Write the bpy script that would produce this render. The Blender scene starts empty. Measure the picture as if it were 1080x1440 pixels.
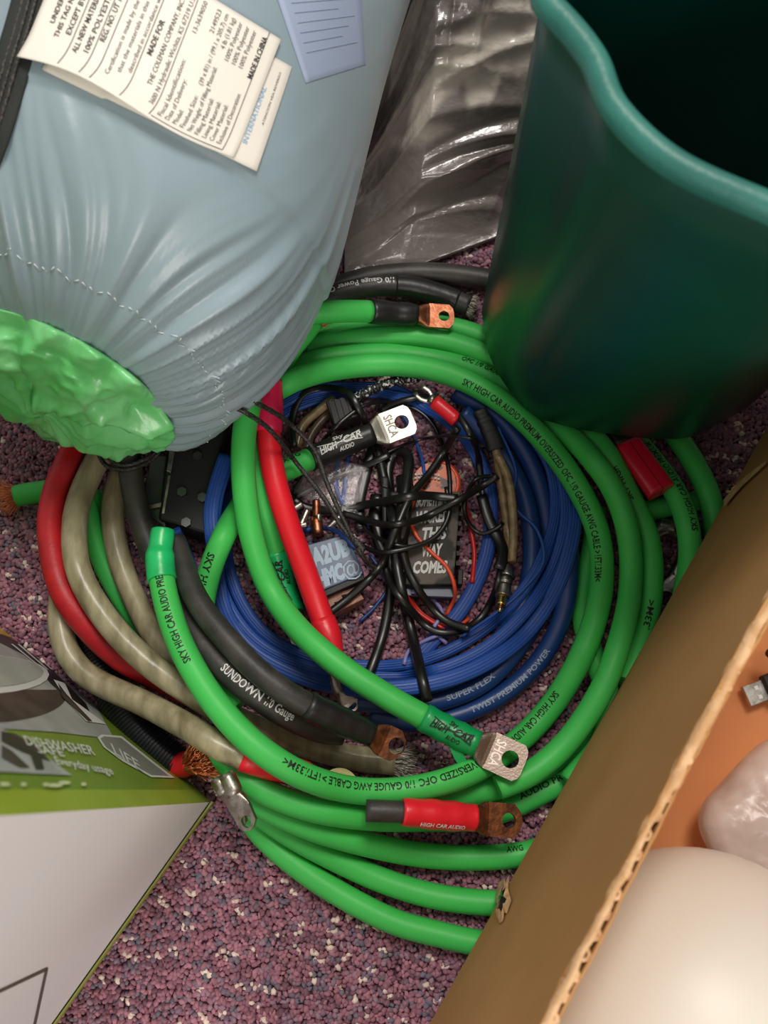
import bpy, bmesh, math, random
import numpy as np
from mathutils import Vector, Matrix, noise
from mathutils.bvhtree import BVHTree
random.seed(7); RS = np.random.RandomState(7)
C = bpy.context.scene.collection
# ------------------------------------------------------------------ camera, world, lights, exposure
F = 1400.0; H = 0.69; A = math.atan(392 / 1400.0)
cd = bpy.data.cameras.new('camera'); cam = bpy.data.objects.new('camera', cd); C.objects.link(cam)
cam.location = (0, 0, H); cam.rotation_euler = (A, 0, 0)
cd.sensor_fit = 'VERTICAL'; cd.sensor_height = 24; cd.lens = 24 * F / 1440; cd.clip_start = .01
cd.dof.use_dof = True; cd.dof.focus_distance = .655; cd.dof.aperture_fstop = 7.0
bpy.context.scene.camera = cam
w = bpy.data.worlds.new('room_light'); bpy.context.scene.world = w; w.use_nodes = True
w.node_tree.nodes['Background'].inputs[0].default_value = (1.0, .95, .9, 1); w.node_tree.nodes['Background'].inputs[1].default_value = .50
def area(name, loc, target, size, power, col):
    l = bpy.data.lights.new(name, 'AREA'); l.shape = 'SQUARE'; l.size = size; l.energy = power; l.color = col
    o = bpy.data.objects.new(name, l); C.objects.link(o); o.location = loc
    o.rotation_euler = (Vector(target) - Vector(loc)).to_track_quat('-Z', 'Y').to_euler()
area('ceiling_lamp', (.15, .85, 1.95), (-.05, .15, 0), .55, 25, (1, .95, .88))
area('added_front_fill', (.35, -1.5, 1.3), (-.1, .0, .1), .8, 20, (1, .93, .86))  # unseen low front lamp, added to brighten the white carton side and bag front
vs = bpy.context.scene.view_settings
bpy.context.scene.display_settings.display_device = 'sRGB'
vs.view_transform = 'Standard'; vs.look = 'None'; vs.gamma = 1; vs.use_curve_mapping = False; vs.exposure = 0.0

def P(px, py, z=0.0):
    "the point at height z that the photograph shows at (px, py)"
    x = (px - 540) / F; y = (720 - py) / F
    d = Vector((x, y * math.cos(A) + math.sin(A), y * math.sin(A) - math.cos(A)))
    return Vector((0, 0, H)) + d * ((z - H) / d.z)
def ray(px, py):
    return (P(px, py, 0) - Vector((0, 0, H))).normalized()
def Q(p):
    vy, vz = p[1], p[2] - H
    y = vy * math.cos(A) + vz * math.sin(A); zz = vy * math.sin(A) - vz * math.cos(A)
    return np.array([540 + F * p[0] / zz, 720 - F * y / zz])

# ------------------------------------------------------------------ materials
def lin(h):
    h = h.lstrip('#'); c = [int(h[i:i + 2], 16) / 255 for i in (0, 2, 4)]
    return tuple((v / 12.92 if v <= .04045 else ((v + .055) / 1.055) ** 2.4) for v in c) + (1,)
MATS = {}
def mat(name, col, rough=.5, metal=0, col2=None, cscale=40, bump=0, bscale=300, spec=.5, trans=0, sheen=0, stretch=None, alpha=1, sub=0, lo=.4, hi=.6, coat=0, bdist=.001):
    if name in MATS: return MATS[name]
    m = bpy.data.materials.new(name); m.use_nodes = True; nt = m.node_tree; b = nt.nodes['Principled BSDF']; L = nt.links
    b.inputs['Base Color'].default_value = lin(col); b.inputs['Roughness'].default_value = rough; b.inputs['Metallic'].default_value = metal
    b.inputs['Specular IOR Level'].default_value = spec; b.inputs['Transmission Weight'].default_value = trans
    b.inputs['Sheen Weight'].default_value = sheen; b.inputs['Alpha'].default_value = alpha; b.inputs['Coat Weight'].default_value = coat
    if sub: b.inputs['Subsurface Weight'].default_value = sub; b.inputs['Subsurface Scale'].default_value = .004
    tc = nt.nodes.new('ShaderNodeTexCoord'); mp = nt.nodes.new('ShaderNodeMapping'); L.new(tc.outputs['Object'], mp.inputs[0])
    if stretch: mp.inputs['Scale'].default_value = stretch
    if col2:
        n = nt.nodes.new('ShaderNodeTexNoise'); n.inputs['Scale'].default_value = cscale; n.inputs['Detail'].default_value = 5
        r = nt.nodes.new('ShaderNodeValToRGB'); r.color_ramp.elements[0].position = lo; r.color_ramp.elements[1].position = hi
        r.color_ramp.elements[0].color = lin(col); r.color_ramp.elements[1].color = lin(col2)
        L.new(mp.outputs[0], n.inputs['Vector']); L.new(n.outputs[0], r.inputs[0]); L.new(r.outputs[0], b.inputs['Base Color'])
    if bump:
        n2 = nt.nodes.new('ShaderNodeTexNoise'); n2.inputs['Scale'].default_value = bscale; n2.inputs['Detail'].default_value = 4
        bp = nt.nodes.new('ShaderNodeBump'); bp.inputs['Strength'].default_value = bump; bp.inputs['Distance'].default_value = bdist
        L.new(mp.outputs[0], n2.inputs['Vector']); L.new(n2.outputs[0], bp.inputs['Height']); L.new(bp.outputs[0], b.inputs['Normal'])
    MATS[name] = m; return m
M = dict(
 green=mat('green_cable_jacket', '#46c258', .46, col2='#3fb751', cscale=25, lo=.3, hi=.7, bump=.12, bscale=900, spec=.35),
 red=mat('red_cable_jacket', '#e01c2a', .42, spec=.4, bump=.1, bscale=700),
 redold=mat('dusty_red_cable_jacket', '#c8202a', .45, col2='#a01a22', cscale=30, spec=.4, bump=.15, bscale=500),
 tan=mat('clear_tan_cable_jacket', '#ada384', .38, col2='#786e50', cscale=110, lo=.35, hi=.7, bump=.3, bscale=200, stretch=(1, .3, 1), coat=.1),
 black=mat('black_cable_jacket', '#2b2a29', .5, col2='#3d3935', cscale=50, bump=.2, bscale=400),
 thin=mat('thin_black_wire_jacket', '#161616', .33, spec=.6),
 blue=mat('dark_blue_cable_jacket', '#1a3c78', .4, spec=.5),
 bflat=mat('blue_speaker_wire_jacket', '#2650a0', .45, spec=.4),
 sgreen=mat('green_heat_shrink', '#1fc06c', .32, col2='#19a85c', cscale=40, bump=.4, bscale=120, spec=.5),
 sgreen2=mat('dark_green_heat_shrink', '#129a50', .35, bump=.5, bscale=150),
 sred=mat('red_heat_shrink', '#e3202f', .35, bump=.3, bscale=150),
 spink=mat('pink_red_heat_shrink', '#ee2258', .4, bump=.3, bscale=200),
 sblack=mat('black_heat_shrink', '#1d1d1e', .4, bump=.3, bscale=150),
 nickel=mat('nickel_plate', '#b9b4ac', .35, 1, col2='#938c84', cscale=200, bump=.1, bscale=900),
 dnickel=mat('dull_nickel_plate', '#a5968a', .38, 1, col2='#8d7c70', cscale=120, bump=.15, bscale=900),
 copper=mat('bright_copper', '#b87a5c', .42, 1, col2='#9c5c42', cscale=150, bump=.2, bscale=600),
 ocopper=mat('tarnished_copper', '#8a5534', .5, .8, col2='#5e3a28', cscale=150, bump=.3, bscale=500),
 strand=mat('copper_strand', '#e08a5a', .35, .5),
 tstrand=mat('tinned_strand', '#b9b1a6', .4, .4),
 ink=mat('black_ink', '#0d1a0e', .6), white=mat('white_ink', '#cfcfcb', .6), graffiti=mat('pale_blue_ink', '#9db3c6', .5),
 bag=mat('grey_blue_nylon', '#8c9fa8', .34, col2='#84979f', cscale=8, bump=.10, bscale=60, spec=.5, sheen=.15, bdist=.004),
 lining=mat('green_nylon_lining', '#63c070', .3, col2='#7ed08a', cscale=30, bump=.35, bscale=70, spec=.6, bdist=.003),
 bin=mat('dark_teal_plastic', '#073f35', .33, col2='#063a31', cscale=15, bump=.06, bscale=1200, spec=.45),
 paper=mat('cream_tag_paper', '#e6e0d6', .6, bump=.05, bscale=400),
 blabel=mat('pale_blue_label_fabric', '#98a6bf', .6, bump=.1, bscale=600),
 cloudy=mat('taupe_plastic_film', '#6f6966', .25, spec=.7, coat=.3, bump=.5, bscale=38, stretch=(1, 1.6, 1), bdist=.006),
 board=mat('brown_cardboard', '#b88852', .8, col2='#ae7e4a', cscale=9, bump=.1, bscale=250),
 boardlt=mat('torn_cardboard_edge', '#dcb488', .85, col2='#c69a6c', cscale=120, bump=.5, bscale=400),
 dark=mat('hole_shade_and_seam', '#1a120c', .9),  # painted shade for the tear and board holes, also the dark seam
 dome=mat('white_opal_plastic', '#ddd6ca', .42, spec=.4, sub=.2),
 cling=mat('clear_milky_film', '#d8c6bc', .3, col2='#c2ada2', cscale=40, bump=.5, bscale=50, alpha=.72, spec=.6, bdist=.003),
 bwhite=mat('white_box_board', '#e4e2e4', .55, bump=.04, bscale=500),
 lime=mat('lime_green_print', '#a3b83a', .35, col2='#9ab02f', cscale=20), olive=mat('leaf_green_print', '#7f9c2e', .35, col2='#74902a', cscale=12),
 pgrey=mat('silver_grey_print', '#b9bcb8', .35, col2='#a3a7a5', cscale=25), pdark=mat('black_print', '#1c1a1a', .35),
 pbrown=mat('brown_grey_print', '#4a403c', .4, col2='#2c2625', cscale=30), yellow=mat('lemon_yellow_print', '#d8b23a', .4, col2='#c29a2a', cscale=60),
 plate=mat('pale_glass_print', '#c3c8c0', .3, col2='#aeb5ad', cscale=18), pwhite=mat('white_print', '#e9e9e6', .4),
 plblack=mat('black_plastic', '#151516', .55, bump=.1, bscale=500), smoke=mat('smoky_clear_plastic', '#59605a', .12, trans=.35, spec=.7),
 gold=mat('gold_plate', '#d9b070', .25, 1), goldsl=mat('clear_gold_wire_jacket', '#9a8460', .3, col2='#7a6444', cscale=200, coat=.3),
 xblue=mat('blue_grey_circuit_case', '#40567a', .35, col2='#2c3c58', cscale=90), xgrey=mat('grey_camouflage_case', '#22201e', .65, col2='#575147', cscale=55, lo=.47, hi=.53),
 wood=mat('copper_brown_board', '#a8765a', .5, col2='#8a5a42', cscale=60, stretch=(3, 1, 1)), orange=mat('orange_black_artwork', '#e0662a', .4, col2='#3a1c10', cscale=130, lo=.5, hi=.56),
 ored=mat('orange_red_wire_jacket', '#e2512f', .35), redw=mat('thin_red_wire_jacket', '#d02a26', .35), lilac=mat('pale_lilac_wire_jacket', '#8f8ac0', .35), sticker=mat('cream_yellow_sticker', '#d8d08a', .5),
 cord=mat('braided_black_cord', '#1a1818', .6, col2='#46423e', cscale=900, lo=.5, hi=.55), darkred=mat('red_plastic_case', '#d21836', .3),
)

# ------------------------------------------------------------------ object helpers
def link(name, me, m=None, parent=None, smooth=True):
    o = bpy.data.objects.new(name, me); C.objects.link(o)
    if m: me.materials.append(m)
    if smooth and len(me.polygons): me.polygons.foreach_set('use_smooth', [True] * len(me.polygons))
    if parent: o.parent = parent
    return o
def pyd(name, v, f, m=None, parent=None, smooth=True):
    me = bpy.data.meshes.new(name); me.from_pydata([tuple(a) for a in v], [], [tuple(int(i) for i in g) for g in f]); me.update()
    return link(name, me, m, parent, smooth)
def tag(o, label, cat, group=None):
    o['label'] = label; o['category'] = cat
    if group: o['group'] = group
    return o
def empty(name, loc=(0, 0, 0)):
    o = bpy.data.objects.new(name, None); o.empty_display_size = .02; C.objects.link(o); return o
def bmobj(name, bm, m, parent=None, smooth=False):
    me = bpy.data.meshes.new(name); bmesh.ops.recalc_face_normals(bm, faces=bm.faces); bm.to_mesh(me); bm.free()
    return link(name, me, m, parent, smooth)
def frame(o, x, y):
    x = Vector(x).normalized(); z = x.cross(Vector(y)).normalized(); y = z.cross(x)
    return Matrix(((x.x, y.x, z.x, o[0]), (x.y, y.y, z.y, o[1]), (x.z, y.z, z.z, o[2]), (0, 0, 0, 1)))
def boxbm(sx, sy, sz, bev=.0, bm=None, off=(0, 0, 0), mtx=None):
    bm = bm or bmesh.new(); r = bmesh.ops.create_cube(bm, size=1)
    vsx = r['verts']
    for v in vsx: v.co = Vector((v.co.x * sx + off[0], v.co.y * sy + off[1], v.co.z * sz + off[2]))
    if bev: 
        e = list({e for v in vsx for e in v.link_edges})
        r2 = bmesh.ops.bevel(bm, geom=e, offset=bev, segments=2, affect='EDGES', profile=.5)
        vsx = list({v for f in r2['faces'] for v in f.verts} | {v for v in vsx if v.is_valid})
    if mtx is not None:
        for v in vsx: v.co = mtx @ v.co
    return bm
def smooth_px(pts, step=3.0):
    p = np.array(pts, float); p = np.vstack([2 * p[0] - p[1], p, 2 * p[-1] - p[-2]]); out = []
    for i in range(1, len(p) - 2):
        n = max(2, int(np.linalg.norm(p[i + 1][:2] - p[i][:2]) / step)); a, b, c, d = p[i - 1], p[i], p[i + 1], p[i + 2]
        for k in range(n):
            t = k / n; out.append(.5 * (2 * b + (c - a) * t + (2 * a - 5 * b + 4 * c - d) * t * t + (3 * b - a - 3 * c + d) * t ** 3))
    out.append(p[-2]); return np.array(out)
OBST = [np.zeros((0, 4))]   # x, y, z, r of everything already laid down
BASE = .0055
class Path:
    def __init__(s, pts):                   # pts: world positions
        s.p = np.array(pts, float); d = np.linalg.norm(np.diff(s.p, axis=0), axis=1); s.s = np.concatenate([[0], np.cumsum(d)]); s.L = s.s[-1]
        s.px = np.array([Q(q) for q in s.p])
    def at(s, t):
        if t < 0: a = s.p[0]; T = s.p[1] - s.p[0]; T = T / np.linalg.norm(T); q = a + T * t
        elif t > s.L: a = s.p[-1]; T = s.p[-1] - s.p[-2]; T = T / np.linalg.norm(T); q = a + T * (t - s.L)
        else:
            q = np.array([np.interp(t, s.s, s.p[:, k]) for k in range(3)])
            e = .002; T = np.array([np.interp(min(t + e, s.L), s.s, s.p[:, k]) - np.interp(max(t - e, 0), s.s, s.p[:, k]) for k in range(3)]); T /= np.linalg.norm(T)
        S = np.cross(T, [0, 0, 1]); n = np.linalg.norm(S); S = S / n if n > 1e-6 else np.array([1, 0, 0]); U = np.cross(S, T)
        return q, T, S, U
    def near(s, px):
        return s.s[int(np.argmin(((s.px - np.array(px)) ** 2).sum(1)))]
def gauss(z, n):
    k = np.exp(-.5 * (np.arange(-2 * n, 2 * n + 1) / n) ** 2); k /= k.sum(); return np.convolve(np.pad(z, 2 * n, mode='edge'), k, 'valid')
def lay(pts, r, lift=0, reg=True, stiff=15, rz=None, zmin=0):
    "a cable laid along pts: it rests on the carpet and rides over whatever lies below it"
    q = smooth_px([p[:2] for p in pts]); rz = rz or r
    ex = np.interp(np.arange(len(q)), np.linspace(0, len(q) - 1, len(pts)), [(p[2] if len(p) > 2 else 0) for p in pts])
    z = np.full(len(q), BASE + rz + .01)
    O = np.vstack(OBST)
    for it in range(4):
        w_ = np.array([P(a, b, c) for (a, b), c in zip(q, z)])
        req = np.full(len(q), BASE + rz)
        if len(O):
            for i in range(len(q)):
                d2 = (O[:, 0] - w_[i, 0]) ** 2 + (O[:, 1] - w_[i, 1]) ** 2; R = O[:, 3] + rz; k = d2 < (R * .97) ** 2
                if k.any(): req[i] = max(req[i], (O[k, 2] + np.sqrt(R[k] ** 2 - d2[k])).max())
        n = stiff; pad = np.pad(req, n, mode='edge'); dil = np.array([pad[i:i + 2 * n + 1].max() for i in range(len(req))])
        z = .5 * z + .5 * (np.maximum(gauss(dil, n), zmin) + ex + lift) if it < 3 else np.maximum(np.maximum(gauss(dil, n), zmin) + ex + lift, req)
    z = gauss(z, 2)
    pa = Path([P(a, b, c) for (a, b), c in zip(q, z)])
    if reg: OBST.append(np.column_stack([pa.p, np.full(len(pa.p), rz)]))
    return pa
def tube(name, pa, r, m, parent=None, s0=0, s1=None, n=14, prof=None, rz=None, ds=.003, cap=True, sq=1, twist=None):
    s1 = pa.L if s1 is None else s1; k = max(2, int((s1 - s0) / ds)); v = []; f = []; rz = rz or r
    for i in range(k + 1):
        t = i / k; q, T, S, U = pa.at(s0 + (s1 - s0) * t); g = prof(t, s0 + (s1 - s0) * t) if prof else 1
        if twist: 
            a_ = twist(s0 + (s1 - s0) * t); S, U = S * math.cos(a_) + U * math.sin(a_), U * math.cos(a_) - S * math.sin(a_)
        for j in range(n):
            a = 2 * math.pi * j / n; c, s_ = math.cos(a), math.sin(a)
            c = math.copysign(abs(c) ** sq, c); s_ = math.copysign(abs(s_) ** sq, s_)
            v.append(q + g * (r * c * S + rz * s_ * U))
    for i in range(k):
        for j in range(n): a = i * n + j; b = i * n + (j + 1) % n; f.append((a, b, b + n, a + n))
    if cap: f.append(tuple(range(n - 1, -1, -1))); f.append(tuple(range(k * n, k * n + n)))
    o = pyd(name, v, f, m, parent)
    if cap: o.data.polygons[-1].use_smooth = False; o.data.polygons[-2].use_smooth = False
    return o
_TC = {}
def glyphs(txt, bold=0, shear=0):
    key = (txt, bold, shear)
    if key in _TC: return _TC[key]
    c = bpy.data.curves.new('t', 'FONT'); c.body = txt; c.size = 1; c.offset = bold; c.shear = shear; c.resolution_u = 2; c.fill_mode = 'FRONT'
    o = bpy.data.objects.new('t', c); C.objects.link(o); bpy.context.view_layer.update()
    me = bpy.data.meshes.new_from_object(o.evaluated_get(bpy.context.evaluated_depsgraph_get()))
    v = np.array([x.co[:] for x in me.vertices]).reshape(-1, 3); f = [tuple(p.vertices) for p in me.polygons]
    bpy.data.objects.remove(o); bpy.data.curves.remove(c); bpy.data.meshes.remove(me)
    if len(v): v[:, 0] -= v[:, 0].min()
    _TC[key] = (v, f); return _TC[key]
def print_on(pa, r, txt, pxa, pxb, h, m, parent, off=0, rz=None, bold=.02, name='lettering', shear=0, lift=.00022):
    sa, sb = pa.near(pxa), pa.near(pxb); v, f = glyphs(txt, bold, shear); W = v[:, 0].max(); sg = 1 if sb > sa else -1; kx = abs(sb - sa) / W; hh = h / .7; out = []
    for x, y, _ in v:
        s = sa + sg * kx * x; q, T, S, U = pa.at(s); yy = sg * (y * hh - h / 2) + off; th = yy / r; R = r + lift
        out.append(q - S * math.sin(th) * R + U * math.cos(th) * R * ((rz or r) / r))
    return pyd(name, out, f, m, parent, False)
def strands(name, pa, s, n, R, ln, m, parent, wr=.0003, spread=.5, dirn=1, bend=.3, up=0):
    q, T, S, U = pa.at(s); T = T * dirn; v = []; f = []
    for i in range(n):
        a = RS.rand() * 6.28; rr = R * math.sqrt(RS.rand()); d = math.cos(a) * S + math.sin(a) * U; p0 = q + d * rr - T * .002
        L_ = ln * (.65 + .45 * RS.rand()); e = T + d * spread * RS.rand() + RS.randn(3) * .12 + np.array([up * .3, up * .5, up]); e /= np.linalg.norm(e); w_ = RS.randn(3) * bend * L_ * .5; b0 = len(v)
        for k in range(4):
            t = k / 3; c = p0 + e * L_ * t + w_ * t * t; c[2] = max(c[2], BASE + .0005)
            for j in range(3): an = j * 2.094; v.append(c + wr * (math.cos(an) * S + math.sin(an) * U) * (1 if abs(e @ T) > .3 else 1.3))
        for k in range(3):
            for j in range(3): a_ = b0 + k * 3 + j; b_ = b0 + k * 3 + (j + 1) % 3; f.append((a_, b_, b_ + 3, a_ + 3))
        f.append((b0 + 9, b0 + 10, b0 + 11))
    o = pyd(name, v, f, m, parent); o['kind'] = 'stuff'; return o
def lug(pa, m, parent, s=None, L=.030, W=.0225, hole=.0052, br=.0068, bl=.012, th=.0028, roll=0, stamp=None, dirn=1, tilt=0, name='terminal_lug', ink=None, dz=0, yaw=0, c=.0035):
    s = pa.L if s is None else s; q, T, S, U = pa.at(s); T = T * dirn; q = q + np.array([0, 0, dz])
    T = Vector(T); U = Vector(U); S = T.cross(U)
    R = Matrix.Rotation(yaw, 3, Vector((0, 0, 1))) @ Matrix.Rotation(tilt, 3, S) ; T = R @ T; U = R @ U; S = R @ S
    Rr = Matrix.Rotation(roll, 3, T); U = Rr @ U; S = Rr @ S; o_ = Vector(q)
    bm = bmesh.new(); n = 32; rings = []
    for x, w_, h_, e in ((-bl, br, br, 1), (-.002, br, br, 1), (.002, W * .40, br * .7, .7), (.006, W * .49, th * .8, .45), (.0085, W * .5, th * .5, .3)):
        ring = []
        for j in range(n):
            a = 2 * math.pi * j / n + 1e-4; cc = math.copysign(abs(math.cos(a)) ** e, math.cos(a)); ss = math.copysign(abs(math.sin(a)) ** e, math.sin(a))
            ring.append(bm.verts.new(o_ + T * x + S * (w_ * cc) + U * (h_ * ss)))
        rings.append(ring)
    for a, b in zip(rings, rings[1:]):
        for j in range(n): bm.faces.new((a[j], a[(j + 1) % n], b[(j + 1) % n], b[j]))
    bm.faces.new(rings[0][::-1]); bm.faces.new(rings[-1])
    x0, x1 = .0078, L; out = [(x0, -W / 2), (x1 - c, -W / 2), (x1 - c * .25, -W / 2 + c * .8), (x1, -W / 2 + c * 1.8), (x1, W / 2 - c * 1.8), (x1 - c * .25, W / 2 - c * .8), (x1 - c, W / 2), (x0, W / 2)]
    hc = (x0 + (x1 - x0) * .6, 0)
    def hit(a):
        d = (math.cos(a), math.sin(a)); best = 1
        for (ax, ay), (bx, by) in zip(out, out[1:] + out[:1]):
            ex, ey = bx - ax, by - ay; den = d[0] * ey - d[1] * ex
            if abs(den) < 1e-9: continue
            t = ((ax - hc[0]) * ey - (ay - hc[1]) * ex) / den; u = ((ax - hc[0]) * d[1] - (ay - hc[1]) * d[0]) / den
            if t > 0 and -1e-6 <= u <= 1.000001: best = min(best, t)
        return (hc[0] + d[0] * best, hc[1] + d[1] * best)
    angs = sorted([2 * math.pi * k / 40 for k in range(40)] + [math.atan2(y - hc[1], x - hc[0]) % (2 * math.pi) for x, y in out])
    def W3(x, y, z): return o_ + T * x + S * y + U * z
    layers = []
    for z in (-th / 2, th / 2):
        layers.append(([bm.verts.new(W3(*hit(a), z)) for a in angs], [bm.verts.new(W3(hc[0] + hole * math.cos(a), hc[1] + hole * math.sin(a), z)) for a in angs]))
    N = len(angs); (ol, il), (ou, iu) = layers
    for j in range(N):
        k = (j + 1) % N
        for q4 in ((ol[j], ol[k], ou[k], ou[j]), (il[k], il[j], iu[j], iu[k]), (ou[j], ou[k], iu[k], iu[j]), (ol[k], ol[j], il[j], il[k])): bm.faces.new(q4)
    o = bmobj(name, bm, m, parent)
    if stamp:
        v, f = glyphs(stamp, .02); w_ = v[:, 0].max(); sc_ = W * .72 / w_
        pts = [W3(x0 + .0022 + (y * .0062 / .7), (x * sc_ - W * .36) * (-1 if False else 1), th / 2 + .0002) for x, y, _ in v]
        # letters run across the tongue
        pts = [W3(x0 + .0022 + .0052 - (y * .0052 / .7), (x * sc_ - W * .36) * -1, th / 2 + .0002) for x, y, _ in v] if stamp_flip else pts
        pyd('stamped_letters', pts, f, ink or mat('stamp_shadow', '#7d736a', .5, .6), o, False)
    return o
stamp_flip = False
GTXT = 'SKY HIGH CAR AUDIO PREMIUM OVERSIZED OFC 1/0 GAUGE AWG CABLE >1FT/.33M<'

# ------------------------------------------------------------------ floor and carpet pile
bm = bmesh.new(); r_ = bmesh.ops.create_grid(bm, x_segments=2, y_segments=2, size=1.6)
for v in bm.verts: v.co.y += .2
fl = bmobj('floor', bm, mat('carpet_backing', '#3c2433', .95, bump=.5, bscale=500)); fl['kind'] = 'structure'
BC = Vector((-.114, -.006, 0)); BD1 = Vector((-.80, .60, 0)); BD2 = Vector((-.57, -.8216, 0))   # white box corner and its two floor edges
ZK = .044; KW = Vector((.0271, -.132, 0)); KU = Vector((.536, .844, 0)).normalized(); KN = Vector((KU.y, -KU.x, 0))  # cardboard wall line, direction, inward
def carpet():
    sp = .0027; ang = 1.25; ca, sa = math.cos(ang), math.sin(ang); N = 235; rows = []
    pal = np.array([lin(c)[:3] for c in ('#9a6a78', '#8a5c6c', '#a87482', '#74505f', '#7a6678', '#dccabc', '#927484', '#706876')])
    pts = []; cols = []
    for i in range(-N, N):
        j = -N
        while j < N:
            run = RS.randint(1, 4); c = RS.choice(8, p=[.24, .2, .17, .11, .08, .045, .095, .06]); 
            if c == 5: run = RS.randint(2, 4)
            for k in range(run):
                x = (i + .5 * ((j + k) % 2)) * sp; y = (j + k) * sp * .9; pts.append((x * ca - y * sa, x * sa + y * ca + .22)); cols.append(pal[c] * (.85 + .3 * RS.rand()))
            j += run
    p = np.array(pts); c = np.array(cols); p += RS.randn(*p.shape) * .0004
    d = p - np.array(BC[:2]); M2 = np.array([[BD1.x, BD2.x], [BD1.y, BD2.y]]); uv = d @ np.linalg.inv(M2).T
    d2 = p - np.array(KW[:2]); kn = d2 @ np.array(KN[:2])
    keep = ~((uv[:, 0] > .005) & (uv[:, 1] > .005)) & (kn < .03) & (p[:, 0] > -.36) & (p[:, 0] < .36) & (p[:, 1] > -.2) & (p[:, 1] < .52)
    p = p[keep]; c = c[keep]; n = len(p); R = .00165 * (.75 + .5 * RS.rand(n)); Hh = .0030 + .0017 * RS.rand(n); rot = RS.rand(n) * 6.28; m = 5
    V = np.zeros((n, 2 * m + 1, 3)); el = 1 + .6 * RS.rand(n)
    tl = RS.randn(n, 2) * .0007
    for k in range(m):
        a = 2 * math.pi * k / m; x = R * math.cos(a) * el; y = R * math.sin(a)
        for lv, (g, z) in enumerate(((.8, 0), (1, .62))):
            V[:, lv * m + k, 0] = p[:, 0] + g * (x * np.cos(rot) - y * np.sin(rot)) + tl[:, 0] * lv; V[:, lv * m + k, 1] = p[:, 1] + g * (x * np.sin(rot) + y * np.cos(rot)) + tl[:, 1] * lv; V[:, lv * m + k, 2] = z * Hh
    V[:, 2 * m, :2] = p + tl * 1.5; V[:, 2 * m, 2] = Hh
    V += RS.randn(*V.shape) * np.array([.00025, .00025, .0003])
    tri = []
    for k in range(m):
        k2 = (k + 1) % m; tri += [(k, k2, m + k2), (k, m + k2, m + k), (m + k, m + k2, 2 * m)]
    tri = np.array(tri); Fc = (tri[None] + (np.arange(n) * (2 * m + 1))[:, None, None]).reshape(-1, 3)
    me = bpy.data.meshes.new('carpet_pile'); me.vertices.add(n * (2 * m + 1)); me.vertices.foreach_set('co', V.reshape(-1)); me.loops.add(Fc.size); me.loops.foreach_set('vertex_index', Fc.reshape(-1).astype(np.int32))
    me.polygons.add(len(Fc)); me.polygons.foreach_set('loop_start', np.arange(0, Fc.size, 3, dtype=np.int32)); me.update(calc_edges=True)
    at = me.color_attributes.new('yarn', 'FLOAT_COLOR', 'POINT'); cc = np.ones((n, 2 * m + 1, 4)); cc[:, :, :3] = c[:, None, :]; at.data.foreach_set('color', cc.reshape(-1))
    mm = bpy.data.materials.new('loop_pile_yarn'); mm.use_nodes = True; b = mm.node_tree.nodes['Principled BSDF']; b.inputs['Roughness'].default_value = .85
    an = mm.node_tree.nodes.new('ShaderNodeAttribute'); an.attribute_name = 'yarn'; mm.node_tree.links.new(an.outputs['Color'], b.inputs['Base Color'])
    o = link('carpet_pile', me, mm, fl); o['kind'] = 'stuff'
carpet()

# ------------------------------------------------------------------ plum tableware box standing on end (white side, printed side)
def onplane(px, py, o, nrm, lift=0):
    d = ray(px, py); c = Vector((0, 0, H)); t = (o - c).dot(nrm) / d.dot(nrm); return c + d * t + nrm * lift
def poly_on(name, pts, o, nrm, m, parent, lift):
    v = [onplane(x, y, o, nrm, lift) for x, y in pts]; return pyd(name, v, [tuple(range(len(v)))], m, parent, False)
tb = empty('tableware_box'); tag(tb, 'white and green tableware carton standing at lower left on the carpet', 'box')
HB = .44; L1 = .34; L2 = .30; ch = .012
c0 = BC + BD1 * ch * .9; c1 = BC + BD2 * .0015
def wallq(name, a, b, z0, z1, m, th=.002, par=tb):
    n = (b - a).cross(Vector((0, 0, 1))).normalized(); ctr = (a + b) / 2
    if n.dot(Vector((-.33, -.05, 0)) - ctr) < 0: n = -n   # inward
    up = Vector((0, 0, 1)); v = [a + up * z0, b + up * z0, b + up * z1, a + up * z1]; v += [p + n * th for p in v]
    return pyd(name, v, [(0, 1, 2, 3), (7, 6, 5, 4), (0, 4, 5, 1), (1, 5, 6, 2), (2, 6, 7, 3), (3, 7, 4, 0)], m, par, False)
picn = Vector((BD1.y, -BD1.x, 0)).normalized(); picn = picn if picn.x > 0 else -picn
whn = Vector((BD2.y, -BD2.x, 0)).normalized(); whn = whn if whn.y < 0 else -whn
wallq('printed_panel', c0, BC + BD1 * L1, .001, HB, M['olive']); wallq('corner_strip', c1, c0, .001, HB, M['lime'])
wallq('white_panel', c1, BC + BD2 * L2, .001, HB, M['bwhite']); far = BC + BD1 * L1 + BD2 * L2
wallq('side_panel', BC + BD1 * L1, far, .001, HB, M['bwhite']); wallq('side_panel', BC + BD2 * L2, far, .001, HB, M['bwhite'])
pyd('end_panel', [c1 + Vector((0, 0, HB)), BC + BD1 * L1 + Vector((0, 0, HB)), far + Vector((0, 0, HB)), BC + BD2 * L2 + Vector((0, 0, HB))], [(0, 1, 2, 3)], M['olive'], tb, False)
edge_bm = boxbm(L2, .0012, .009, 0); o = bmobj('wrap_edge', edge_bm, mat('olive_carton_edge', '#8d9140', .5), tb)
o.matrix_world = frame(BC + BD2 * L2 / 2 + whn * .0016 + Vector((0, 0, .0056)), BD2, (0, 0, 1)) @ Matrix.Rotation(math.pi / 2, 4, 'X')
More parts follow.
